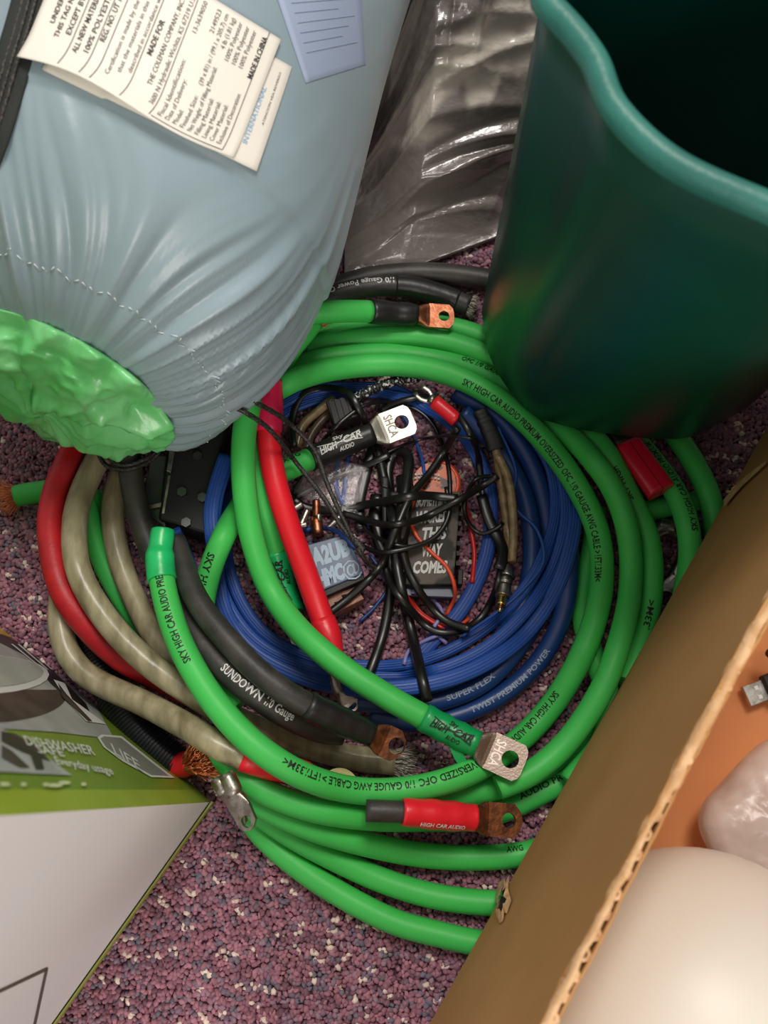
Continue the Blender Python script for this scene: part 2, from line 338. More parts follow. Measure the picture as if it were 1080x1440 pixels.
# print on the picture side
S_ = lambda nm, pts, m, l: poly_on(nm, pts, BC + BD1 * .01, picn, m, tb, l)
def arc(cx, cy, rx, ry, a0, a1, n=24): return [(cx + rx * math.cos(math.radians(a0 + (a1 - a0) * i / n)), cy + ry * math.sin(math.radians(a0 + (a1 - a0) * i / n))) for i in range(n + 1)]
S_('photo_print', [(-60, 820), (0, 870), (40, 898), (130, 985), (160, 1040), (75, 1030), (-60, 1022)], M['pgrey'], .0004)
S_('lemon_print', [(-40, 850), (0, 862), (20, 870), (42, 893), (40, 900), (25, 903), (0, 893), (-40, 880)], M['yellow'], .0006)
S_('shadow_print', [(-60, 880), (0, 892), (45, 908), (80, 950), (120, 990), (128, 1008), (112, 1000), (70, 962), (40, 925), (0, 905), (-60, 895)], M['pdark'], .0006)
S_('bowl_print', arc(-25, 978, 118, 40, -10, 190), M['pbrown'], .0006)
S_('plate_print', arc(-30, 950, 98, 28, 0, 360), M['pwhite'], .0008); S_('plate_print', arc(-30, 946, 90, 23, 0, 360), M['plate'], .001)
for k in range(3): S_('fork_print', [(14 + k * 9, 907 - k * 0), (17 + k * 9, 907), (62 + k * 6, 944), (58 + k * 6, 942)], M['pwhite'], .0009)
S_('knife_print', [(74, 957), (90, 962), (100, 985), (135, 1010), (148, 1020), (120, 1016), (95, 990)], M['pwhite'], .0009)
S_('knife_print', [(80, 962), (92, 978), (128, 1016), (122, 1016), (86, 982)], M['pdark'], .0011)
S_('photo_print', [(-60, 990), (0, 1025), (50, 1055), (100, 1092), (0, 1087), (-60, 1084)], M['pgrey'], .0006)
S_('spoon_print', [(0, 1030), (20, 1034), (50, 1052), (70, 1073), (60, 1070), (30, 1060), (10, 1050), (0, 1045)], M['pbrown'], .0008)
S_('spoon_print', [(0, 1050), (14, 1058), (40, 1082), (26, 1082), (0, 1068)], M['pbrown'], .0009)
S_('spoon_print', [(40, 1062), (55, 1064), (60, 1084), (48, 1085)], M['pdark'], .001)
S_('emblem_print', [(136, 1038), (142, 1034), (170, 1036), (215, 1072), (245, 1095), (212, 1094), (172, 1072), (145, 1052)], M['pwhite'], .0006)
S_('emblem_print', [(140, 1040), (145, 1037), (169, 1039), (210, 1072), (236, 1092), (212, 1091), (174, 1070), (148, 1052)], mat('grey_emblem_print', '#8c8c86', .4), .0008)
def txt_px(txt, o0, ux, uy, m, parent, lift, plane, bold=.01, name='lettering', shear=0, width=None):
    v, f = glyphs(txt, bold, shear); k = 1 if width is None else width / (v[:, 0].max() * math.hypot(*ux))
    pts = [onplane(o0[0] + ux[0] * x * k + uy[0] * y, o0[1] + ux[1] * x * k + uy[1] * y, plane[0], plane[1], lift) for x, y, _ in v]
    return pyd(name, pts, f, m, parent, False)
PL = (BC + BD1 * .01, picn)
txt_px('DISHWASHER', (36, 1050), (11, 1.6), (-9, -19), M['pwhite'], tb, .001, PL, width=98); txt_px('SAFE', (52, 1061), (11, 1.6), (-9, -17), M['pwhite'], tb, .001, PL, width=38)
txt_px('Everyday usage', (78, 1077), (10, 1.8), (-8, -16), M['pwhite'], tb, .001, PL, width=82)
txt_px('LIFE', (160, 1062), (14, 9), (-10, -22), M['pwhite'], tb, .0011, PL, width=46)
# cut flap in white side
WP = (BC, whn)
for seg in (((-4, 1393), (64, 1361), (66, 1364), (-4, 1397)), ((63, 1361), (67, 1361), (49, 1445), (45, 1445))): poly_on('flap_cut', seg, WP[0], WP[1], mat('cut_board_edge', '#5c5148', .8), tb, .0005)
for k in range(6): S_('scuff_mark', arc((3, 62, 88, 30, 115, 74)[k], (1107, 1107, 1104, 1107, 1106, 1108)[k], (8, 5, 9, 4, 4, 12)[k], 2.5, 0, 360, 10), mat('scuffed_white', '#d8e0b0', .6), .0012)

# ------------------------------------------------------------------ cardboard box with torn rim
cb = empty('cardboard_box'); tag(cb, 'open brown corrugated cardboard box with a torn rim at lower right', 'box')
HK = .28; T_ = .0055; S0, S1 = -.14, .62; DW = .40
def kpt(s, d, z): p = KW + KU * s + KN * d; return Vector((p.x, p.y, z))
def sheet(name, d0, d1, m, seed, jag, par=cb, s0=S0, s1=S1):
    n = 420; v = []; f = []
    for i in range(n + 1):
        s = s0 + (s1 - s0) * i / n; j = noise.noise(Vector((s * 60, seed, 0))) * jag + noise.noise(Vector((s * 260, seed, 3))) * jag * .6
        wv = .0016 * noise.noise(Vector((s * 7, 1.3, 0))) + .0002 * noise.noise(Vector((s * 40, seed, 5)))
        tz = max(0, 1 - abs(s - .075) / .02) * .006 if seed < 3 else 0
        for d, z in ((d0, ZK), (d0 + wv * .5, HK * .6), (d0 + wv, HK + j - tz), (d1 + wv, HK + j - tz), (d1 + wv * .5, HK * .6), (d1, ZK)): v.append(kpt(s, d, z))
    for i in range(n):
        for k in range(5): a = i * 6 + k; f.append((a, a + 1, a + 7, a + 6))
        f.append((i * 6 + 5, i * 6, i * 6 + 6, i * 6 + 11))
    return pyd(name, v, f, m, par, False)
sheet('outer_liner', 0, .0010, M['board'], 1.5, .0022); sheet('inner_liner', T_ - .001, T_, M['board'], 9.5, .0022)
v = []; f = []; n = 900
for i in range(n + 1):
    s = S0 + (S1 - S0) * i / n; d = T_ / 2 + (T_ / 2 - .0008) * math.sin(2 * math.pi * s / .0085) * (.9 + .1 * noise.noise(Vector((s * 70, 0, 0)))) + .0016 * noise.noise(Vector((s * 7, 1.3, 0))); j = noise.noise(Vector((s * 90, 4, 0))) * .0028 - .0006
    for dd in (-.0009, .0009): 
        for z in (HK - .012, HK + j): v.append(kpt(s, d + dd, z))
for i in range(n):
    a = i * 4; f += [(a, a + 1, a + 5, a + 4), (a + 2, a + 6, a + 7, a + 3), (a + 1, a + 3, a + 7, a + 5)]
pyd('fluting', v, f, M['boardlt'], cb, False)
# frayed crest paper along rim, then the other panels
v = []; f = []; n = 420
for i in range(n + 1):
    s = S0 + (S1 - S0) * i / n; bulge = .0008 * noise.noise(Vector((s * 110, 7, 0))); cr = .55 + .5 * noise.noise(Vector((s * 28, 2, 0))); cr = 1 if s > .16 else cr
    z = HK + .0014 + .0016 * noise.noise(Vector((s * 120, 8, 0))); wd = T_ * (.5 if s > .16 else .20 + .25 * max(0, cr))
    for q in range(5): 
        a = math.pi * q / 4; v.append(kpt(s, T_ / 2 - (T_ / 2 - wd if s < .16 else 0) - wd * math.cos(a) + bulge + .0016 * noise.noise(Vector((s * 7, 1.3, 0))), z - .004 + .004 * math.sin(a)))
for i in range(n):
    for k in range(4): a = i * 5 + k; f.append((a, a + 1, a + 6, a + 5))
pyd('crushed_rim', v, f, M['boardlt'], cb, True)
def kbox(name, s0, s1, d0, d1, z0, z1, m): 
    v = [kpt(s, d, z) for z in (z0, z1) for s, d in ((s0, d0), (s1, d0), (s1, d1), (s0, d1))]
    return pyd(name, v, [(3, 2, 1, 0), (4, 5, 6, 7), (0, 1, 5, 4), (1, 2, 6, 5), (2, 3, 7, 6), (3, 0, 4, 7)], m, cb, False)
kbox('side_panel', S0, S1, DW, DW + T_, ZK, HK, M['board']); kbox('end_panel', S0 - T_, S0, 0, DW + T_, ZK, HK, M['board']); kbox('end_panel', S1, S1 + T_, 0, DW + T_, ZK, HK, M['board'])
kbox('bottom_panel', S0, S1, T_, DW, ZK, ZK + .005, M['board'])
kbox('divider_panel', S0 + .01, S1 - .01, T_ + .001, DW - .002, .118, .122, mat('bounce_tinted_cardboard', '#dc9058', .75, col2='#d08550', cscale=10, bump=.1, bscale=200))  # orange tint paints in the warm light bounced around the box interior
def tear(px, py, rx, ry, ang, seed, lab=None):
    o_ = Vector((KW.x, KW.y, 0)) - KN * .0005; nn = -KN; rs = np.random.RandomState(seed); ca, sa = math.cos(ang), math.sin(ang)
    def loop(k, jit, shift=0): 
        out = []
        for i in range(22):
            a = 2 * math.pi * i / 22; g = k * (1 + jit * rs.randn()); x, y = rx * g * math.cos(a), ry * g * math.sin(a); out.append((px + x * ca - y * sa + shift, py + x * sa + y * ca))
        return out
    outer = loop(1.0, .18); inner = loop(.55, .25, 1.5)
    poly_on('painted_tear_shade', inner, o_, nn, M['dark'], cb, .0009)  # flat dark patch paints the shade inside the tear
    vo = [onplane(x, y, o_, nn, .0004) for x, y in outer]; vi = [onplane(x, y, o_, nn, .0016 + .0012 * rs.rand()) for x, y in inner]
    pyd('torn_paper', vo + vi, [(i, (i + 1) % 22, 22 + (i + 1) % 22, 22 + i) for i in range(22)], M['boardlt'], cb, False)
tear(708, 1266, 9, 34, .12, 3); tear(1030, 688, 10, 5, -.7, 5)
v_ = [onplane(x, y, KW - KN * .0005, -KN, .0016) for x, y in ((1022, 715), (1020, 705), (1040, 680), (1080, 650), (1080, 655), (1048, 684), (1032, 702))]
pyd('torn_paper', v_, [tuple(range(len(v_)))], M['boardlt'], cb, False)

# contents of the cardboard box
def dome():
    c = P(888, 1398, .158); R = .088
    dd = (c - KW).dot(KN)
    if dd < R + T_ + .003: c = c + KN * (R + T_ + .003 - dd)
    bm = bmesh.new(); bmesh.ops.create_uvsphere(bm, u_segments=64, v_segments=40, radius=R)
    for v in bm.verts: v.co = Vector((v.co.x, v.co.y, v.co.z * (.95 if v.co.z > 0 else .36))) + Vector((c.x, c.y, .122 + .36 * R))
    t = tag(bmobj('lamp_globe', bm, M['dome'], None, True), 'smooth white glossy dome lying in the cardboard box at bottom right', 'globe')
    return c
DC = dome()
def crumple(name, pts, zc, th, m, seed, amp, parent=None, n=46, fr=18):
    "pillow of thin film filling the outline pts"
    ctr = np.mean(pts, axis=0); P2 = smooth_px(list(pts) + [pts[0]], 8); v = []; f = []; N = len(P2) - 1; K = n // 2
    for side in (1, -1):
        for k in range(K + 1):
            g = k / K
            for i in range(N):
                q = ctr + (P2[i] - ctr) * g; z = zc + side * th * math.sqrt(max(0, 1 - g ** 2.6)); w_ = P(q[0], q[1], z)
                ns = noise.ridged_multi_fractal(Vector((w_.x * fr, w_.y * fr, seed)), .9, 2.1, 4, 1.0, 2.0) - 1.0 if side > 0 else 0
                v.append(w_ + Vector((0, 0, amp * ns * (1 - .4 * g))))
    for s_ in (0, 1):
        b0 = s_ * (K + 1) * N
        for k in range(K):
            for i in range(N): a = b0 + k * N + i; b = b0 + k * N + (i + 1) % N; f.append((a, b, b + N, a + N))
    bmx = bmesh.new()
    o = pyd(name, v, f, m, parent); bmx.from_mesh(o.data); bmesh.ops.remove_doubles(bmx, verts=bmx.verts, dist=.00005); bmesh.ops.recalc_face_normals(bmx, faces=bmx.faces); bmx.to_mesh(o.data); bmx.free(); return o
tag(crumple('plastic_film', [(1100, 1030), (1060, 1052), (1010, 1105), (988, 1130), (983, 1165), (1010, 1215), (1080, 1300), (1200, 1330), (1260, 1200), (1230, 1050)], .145, .02, M['cling'], 2.2, .006), 'crinkled milky translucent film beside the white dome inside the cardboard box', 'film')
ub = empty('usb_plug'); tag(ub, 'black plug with a silver end lying in the cardboard box', 'plug'); p0 = P(1062, 975, .1285)
mx = frame(p0, Vector((.94, .34, 0)), Vector((-.34, .94, 0)))
o = bmobj('metal_shell', boxbm(.012, .0115, .0045, .0004), M['nickel'], ub); o.matrix_world = mx
for k in (-1, 1): o = bmobj('contact_slot', boxbm(.0022, .0022, .0004), M['white'], ub); o.matrix_world = mx @ Matrix.Translation((.001, k * .0026, .0024))
o = bmobj('plug_body', boxbm(.026, .0155, .009, .0018), M['plblack'], ub); o.matrix_world = mx @ Matrix.Translation((.0185, 0, .0022))
pa = Path([P(a, b, c) for a, b, c in ((1082, 917, .15), (1100, 930, .145), (1135, 945, .135), (1160, 935, .135))])
t = tube('black_lead', Path(smooth_px(pa.p, .5)), .0028, M['thin']); tag(t, 'short black lead end crossing the box wall above the plug', 'cable')

# ------------------------------------------------------------------ sleeping bag in its sack
AX0 = np.array([-.184, .229, .158]); AXD = np.array([.262, .955, .05]); AXD /= np.linalg.norm(AXD)
SI = np.cross(AXD, [0, 0, 1]); SI /= np.linalg.norm(SI); UP = np.cross(SI, AXD)
def bagpoint(t, a):
    L = t; 
    if t < .10: u = t / .10; r = .064 + (.128 - .064) * (1 - (1 - u) ** 2.4) ** (1 / 1.7)
    else: r = .128 + .002 * math.sin(t * 14)
    g = max(0, 1 - t / .11); g2 = max(0, 1 - t / .17)
    # gathers run out from the mouth, a few of them long
    ph = a + .35 * t / .1 * math.sin(a * 3)
    fine = abs(noise.noise(Vector((ph * 9, t * 3, 1)))) + .6 * abs(noise.noise(Vector((ph * 19, t * 4, 6)))) - .35
    long_ = noise.ridged_multi_fractal(Vector((ph * 2.6, t * 2.2, 3)), 1, 2.1, 2, 1, 2) - 1.0
    r += fine * .020 * g ** 1.4 * min(1, t / .01 + .5) + long_ * .0055 * g2 ** .8 + .004 * noise.noise(Vector((math.cos(a) * 2, math.sin(a) * 2, t * 6)))
    c, s = math.cos(a), math.sin(a); L = t - (.05 * r * c - .16 * r * s) * max(0, 1 - t / .15) ** 1.3
    return AX0 + AXD * L + r * (c * SI + s * UP) - SI * .012 * g - UP * .016 * g
v = []; f = []; NA = 420; ts = [i * .0025 for i in range(72)] + [.18 + i * .009 for i in range(1, 48)]
for t in ts:
    for j in range(NA): v.append(bagpoint(t, 2 * math.pi * j / NA))
for i in range(len(ts) - 1):
    for j in range(NA): a = i * NA + j; b = i * NA + (j + 1) % NA; f.append((a, b, b + NA, a + NA))
f.append(tuple((len(ts) - 1) * NA + j for j in range(NA)))
sb = pyd('sleeping_bag_sack', v, f, M['bag']); tag(sb, 'stuffed grey blue sleeping bag sack with green lining lying at upper left', 'sleeping bag')
bvh = BVHTree.FromPolygons([tuple(x) for x in v], f)
# hem stitches
sv = []
for j in range(150):
    a = 2 * math.pi * j / 150; bmx = None; p = bagpoint(.018, a); p2 = bagpoint(.018, a + .024); d = (p - (AX0 + AXD * .018)); d /= np.linalg.norm(d); sv.append((p + d * .0006, p2 + d * .0006))
def sticks(name, segs, r, m, parent):
    v = []; f = []
    for p, q in segs:
        T = (q - p) / np.linalg.norm(q - p); S = np.cross(T, [0.1, .2, 1]); S /= np.linalg.norm(S); U = np.cross(S, T); b = len(v)
        for c in (p, q):
            for k in range(4): v.append(c + r * (math.cos(k * 1.571) * S + math.sin(k * 1.571) * U))
        f += [(b + k, b + (k + 1) % 4, b + 4 + (k + 1) % 4, b + 4 + k) for k in range(4)] + [(b + 3, b + 2, b + 1, b), (b + 4, b + 5, b + 6, b + 7)]
    return pyd(name, v, f, m, parent)
sticks('hem_stitching', sv, .0004, mat('pale_thread', '#cfd6da', .6), sb)['kind'] = 'stuff'
# green lining bulging out of the mouth
v = []; f = []; NB = 200; KR = 60
for k in range(KR + 1):
    g = k / KR
    for j in range(NB):
        a = 2 * math.pi * j / NB; rr = (.0655 + .010 * math.sin(min(1, g * 3) * math.pi)) * (1 - g ** 2.4)
        ln = -.024 * math.sin(g * math.pi / 2); c_ = math.cos(a)
        base = AX0 + AXD * (.004 + ln - .05 * rr * c_ + .16 * rr * math.sin(a)) + rr * (c_ * SI + math.sin(a) * UP) - SI * .012 - UP * .016
        nz = noise.ridged_multi_fractal(Vector(base) * 26 + Vector((3, 1, 2)), .9, 2.0, 3, 1.0, 2.0) - 1; nz2 = noise.noise(Vector((a * 4, g * 2, 7)))
        o_ = base - (AX0 + AXD * .03); o_ /= np.linalg.norm(o_)
        v.append(base + o_ * (.0085 * nz + .007 * nz2) * min(1, g * 5 + .15))
for k in range(KR):
    for j in range(NB): a = k * NB + j; b = k * NB + (j + 1) % NB; f.append((a, a + NB, b + NB, b))
pyd('green_lining', v, f, M['lining'], sb)['label'] = 'crumpled shiny green lining'
# ray-laid labels
def patch(grid_px, nu, nv, lift):
    "grid_px(u,v)->pixel; returns array of points on the sack"
    G = np.zeros((nu + 1, nv + 1, 3)); last = None
    for i in range(nu + 1):
        for j in range(nv + 1):
            px = grid_px(i / nu, j / nv); loc, nrm, _, dist = bvh.ray_cast(Vector((0, 0, H)), ray(*px)); 
            if loc is None: loc = P(px[0], px[1], .24); nrm = Vector((0, 0, 1))
            G[i, j] = np.array(loc) 
    for _ in range(6): G[1:-1, 1:-1] = (G[1:-1, 1:-1] * 2 + G[2:, 1:-1] + G[:-2, 1:-1] + G[1:-1, 2:] + G[1:-1, :-2]) / 6
    for i in range(nu + 1):
        for j in range(nv + 1): G[i, j] += np.array([0, 0, 1]) * lift(i / nu, j / nv)
    return G
def patch_obj(name, G, m, parent, th=.0004):
    nu, nv = G.shape[0], G.shape[1]; up = [tuple(x) for x in G.reshape(-1, 3)]; dn = [(x[0], x[1], x[2] - th) for x in up]; n = len(up); f = []
    for i in range(nu - 1):
        for j in range(nv - 1): a = i * nv + j; f += [(a, a + 1, a + nv + 1, a + nv), (n + a, n + a + nv, n + a + nv + 1, n + a + 1)]
    rim = [i * nv for i in range(nu)] + [(nu - 1) * nv + j for j in range(1, nv)] + [i * nv + nv - 1 for i in range(nu - 2, -1, -1)] + [j for j in range(nv - 2, 0, -1)]
    for a, b in zip(rim, rim[1:] + rim[:1]): f.append((a, b, n + b, n + a))
    return pyd(name, up + dn, f, m, parent)
def gp(G, u, v):
    nu, nv = G.shape[0] - 1, G.shape[1] - 1; x = min(max(u, 0), 1) * nu; y = min(max(v, 0), 1) * nv; i = min(int(x), nu - 1); j = min(int(y), nv - 1); a = x - i; b = y - j
    return G[i, j] * (1 - a) * (1 - b) + G[i + 1, j] * a * (1 - b) + G[i, j + 1] * (1 - a) * b + G[i + 1, j + 1] * a * b
def patch_text(G, txt, u0, v0, u1, hv, m, parent, bold=0, lift=.0004, name='lettering', hu=None):
    vv, f = glyphs(txt, bold); W = vv[:, 0].max(); out = []
    for x, y, _ in vv: q = gp(G, u0 + (u1 - u0) * x / W, v0 - y / .7 * hv); out.append((q[0], q[1], q[2] + lift))
    return pyd(name, out, f, m, parent, False)
def patch_line(G, u0, v0, u1, v1, m, parent, wd=.003):
    pts = [gp(G, u0 + (u1 - u0) * i / 30, v0 + (v1 - v0) * i / 30) + np.array([0, 0, .0003]) for i in range(31)]; d = pts[-1] - pts[0]; n = np.cross(d, [0, 0, 1]); n /= np.linalg.norm(n); n *= .00022
    return pyd('ruled_line', [p + n for p in pts] + [p - n for p in pts], [(i, i + 1, i + 32, i + 31) for i in range(30)], m, parent, False)
def bil(TL, BL, BR, TR): return lambda u, v: tuple((1 - u) * ((1 - v) * TL[k] + v * BL[k]) + u * ((1 - v) * TR[k] + v * BR[k]) for k in (0, 1))
ct = None
def tagsheet():
    g2 = bil((60, 100), (362, 246), (411, 96), (130, -60)); G2 = patch(g2, 24, 36, lambda u, v: .0012 + .002 * (1 - u) * (1 - u) * (v > .3)); s2 = patch_obj('care_label', G2, M['paper'], sb)
    base = bil((30, 92), (330, 232), (396, 62), (112, -110))
    def g1(u, v):
        x, y = base(u, v); y += -9 * math.sin(v * math.pi * 2) * (1 - u) * .9; return (x, y)
    G = patch(g1, 30, 46, lambda u, v: .0034 + .007 * max(0, 1 - u * 4) ** 2 * (.4 + .6 * math.sin(v * math.pi))); s1 = patch_obj('care_label', G, M['paper'], sb)
    s1['label'] = 'upper printed page of the folded white care label'; s2['label'] = 'lower page of the folded white care label'
    k = mat('label_black_ink', '#2c2a28', .6); g = mat('label_grey_ink', '#5e5a58', .6); T = lambda *a, **b: patch_text(G, *a, s1, **b)
    T('UNDER PENALTY OF LAW', .30, .085, .95, .022, k, bold=.01); T('THIS TAG NOT TO BE REMOVED', .22, .125, 1, .022, k, bold=.01); T('EXCEPT BY THE CONSUMER', .27, .17, .98, .024, k, bold=.01)
    T('ALL NEW MATERIAL CONSISTING OF', .17, .225, 1, .024, k, bold=.01); T('100% POLYESTER FIBER', .21, .27, .85, .024, k, bold=.01); T('REG. NO. UT 1204 (CN)', .33, .315, .85, .024, k, bold=.01)
    T('Certification is made by the manufacturer', .14, .385, 1, .020, g); T('that the materials in this article are', .2, .425, .98, .020, g); T('described in accordance with law.', .24, .465, .95, .020, g)
    T('MADE FOR', .42, .515, .68, .024, k, bold=.02); T('THE COLEMAN COMPANY, INC.', .24, .56, .88, .022, k); T('3600 N Hydraulic Wichita, KS 67219 U.S.A.', .12, .60, .98, .022, g)
    rows = [('Fiscal Identification:', .07, .52, '13-3639050', .72, .95), ('Date of Delivery:', .07, .4, None, 0, 0), ('Model:', .07, .2, '2149523', .78, .95), ('Finished Size:', .07, .34, '(39 x 81) in / (99.1 x 205.7) cm', .42, .95), ('Net Weight of Filling Material:', .07, .58, '4 lb (1.81 kg)', .72, .95),
            ('Filling Material:', .07, .37, '100% Polyester', .66, .95), ('Lining Material:', .07, .37, '100% Polyester', .66, .95), ('Cover Material:', .07, .37, '100% Polyester', .66, .95), ('Exclusive of Decoration', .07, .48, None, 0, 0)]
    for i, (a, u0, u1, b, w0, w1) in enumerate(rows):
        v0 = .655 + i * .034; T(a, u0, v0, u1, .021, g)
        if b: T(b, w0, v0, w1, .021, g)
    T('MADE IN CHINA', .62, .655 + 8.6 * .034, .95, .024, k, bold=.02)
    for vv in (.185, .285, .335, .475, .61): patch_line(G, .03, vv, 1, vv, g, s1)
    patch_line(G, .03, .945, 1, .945, g, s1); patch_line(G, .03, .62, .03, .945, g, s1)
    patch_text(G2, 'INTERNATIONAL', .18, .925, .72, .022, mat('label_blue_ink', '#7fb4dc', .6), s2); patch_text(G2, 'ATENCION VEA REVERSO', .4, .965, .9, .010, g, s2)
    G3 = patch(bil((370, -60), (430, 118), (514, 92), (505, -60)), 12, 20, lambda u, v: .0008); s3 = patch_obj('washing_label', G3, M['blabel'], sb); s3['label'] = 'pale blue washing label beside the white care label'
    gi = mat('faint_blue_ink', '#8c9ab4', .6)
    for i in range(7): patch_line(G3, .15, .3 + i * .08, .9 - .1 * (i % 3), .3 + i * .08, gi, s3)
tagsheet()
def sackstrip(name, pts, r, m, lift=.002, rz=None, sq=1):
    q = smooth_px(pts, 6); w_ = []
    for x, y in q:
        loc, n_, _, _ = bvh.ray_cast(Vector((0, 0, H)), ray(x, y)); w_.append(np.array(loc + Vector((0, 0, lift))) if loc else np.array(P(x, y, .2)))
    w_ = np.array(w_); w_ = np.column_stack([gauss(w_[:, k], 4) for k in range(3)]); return tube(name, Path(w_), r, m, sb, rz=rz, sq=sq)
sackstrip('side_strap', [(-45, 300), (-8, 190), (15, 110), (42, 20), (60, -60), (84, -150)], .0095, mat('black_webbing', '#1c211f', .7, bump=.4, bscale=400, stretch=(8, 1, 1)), rz=.0015, sq=.5)
for dx in (-9, 0, 9): sackstrip('strap_ridge', [(-45 + dx, 300), (-8 + dx, 190), (15 + dx, 110), (42 + dx, 20), (60 + dx, -60), (84 + dx, -150)], .0009, M['cord'], .0038)
# puckers on the sack front
mat('x', '#000000')

# ------------------------------------------------------------------ teal bin
def loopres(pts, c, n=160):
    q = smooth_px([p for p in pts] + [pts[0]], .004); an = np.unwrap(np.arctan2(q[:, 1] - c[1], q[:, 0] - c[0])); rr = np.hypot(q[:, 0] - c[0], q[:, 1] - c[1])
    if an[-1] < an[0]: an = an[::-1]; rr = rr[::-1]
    t = an[0] + (np.arange(n) / n) * 2 * math.pi; A2 = np.concatenate([an - 2 * math.pi, an, an + 2 * math.pi]); R2 = np.tile(rr, 3); tt = np.arange(n) / n * 2 * math.pi
    base = np.floor(an[0] / (2 * math.pi)) * 2 * math.pi; o_ = np.argsort(A2); return np.interp(tt + (0 if A2.min() <= 0 else 0), A2[o_], R2[o_], period=None), tt
ZB, ZR = .043, .372
bp = [tuple(P(x, y, ZB)[:2]) for x, y in ((676, 440), (690, 510), (740, 580), (800, 603), (850, 612), (930, 620), (985, 610), (1080, 545))] + [(.285, .33), (.275, .39), (.22, .43), (.15, .435), (.095, .40)]
rp = [tuple(P(x, y, ZR)[:2]) for x, y in ((770, 0), (808, 38), (843, 85), (870, 150), (950, 225), (1080, 285))] + [(.182, .186), (.212, .194), (.238, .224), (.268, .28), (.296, .34), (.30, .41), (.26, .46), (.18, .47), (.11, .44), (.078, .375), (.067, .325)]
cB = (.178, .335); cR = (.182, .32)
rB, tt = loopres(bp, cB); rR, _ = loopres(rp, cR)
def bin_(k, z, d=0):
    return [(cB[0] * (1 - k) + cR[0] * k + (rB[i] * (1 - k) + rR[i] * k + d) * math.cos(a), cB[1] * (1 - k) + cR[1] * k + (rB[i] * (1 - k) + rR[i] * k + d) * math.sin(a), z) for i, a in enumerate(tt)]
rings = [bin_(0, ZB, -.02), bin_(0, ZB, -.004), bin_(0, ZB + .0015, -.001)] + [bin_(k / 10 + .0, ZB + (ZR - .006 - ZB) * k / 10 + (.004 if k == 0 else 0), 0) for k in range(11)]
rings += [bin_(1, ZR - .004, -.0035)] + [bin_(k / 10, ZB + .004 + (ZR - .006 - ZB) * k / 10, -.003) for k in range(9, -1, -1)] + [bin_(0, ZB + .004, -.02)]
v = [p for r in rings for p in r]; N = 160; f = []
for i in range(len(rings) - 1):
    for j in range(N): a = i * N + j; b = i * N + (j + 1) % N; f.append((a, b, b + N, a + N))
f.append(tuple(range(N - 1, -1, -1))); f.append(tuple((len(rings) - 1) * N + j for j in range(N)))
bn = empty('waste_bin'); tag(bn, 'dark teal plastic waste bin with a rolled rim at upper right', 'bin'); pyd('bin_body', v, f, M['bin'], bn)
rim = np.array(bin_(1, ZR, .002)); rim = np.vstack([rim, rim[:2]]); tube('rolled_rim', Path(rim), .0056, mat('light_painted_teal_rim', '#2a7065', .45, col2='#22645a', cscale=40, bump=.3, bscale=350), bn, n=16, cap=False, rz=.006)  # rim colour lighter than the body: light falling on the rim, painted in
for px, py in ((1018, 193), (1036, 196)): pass

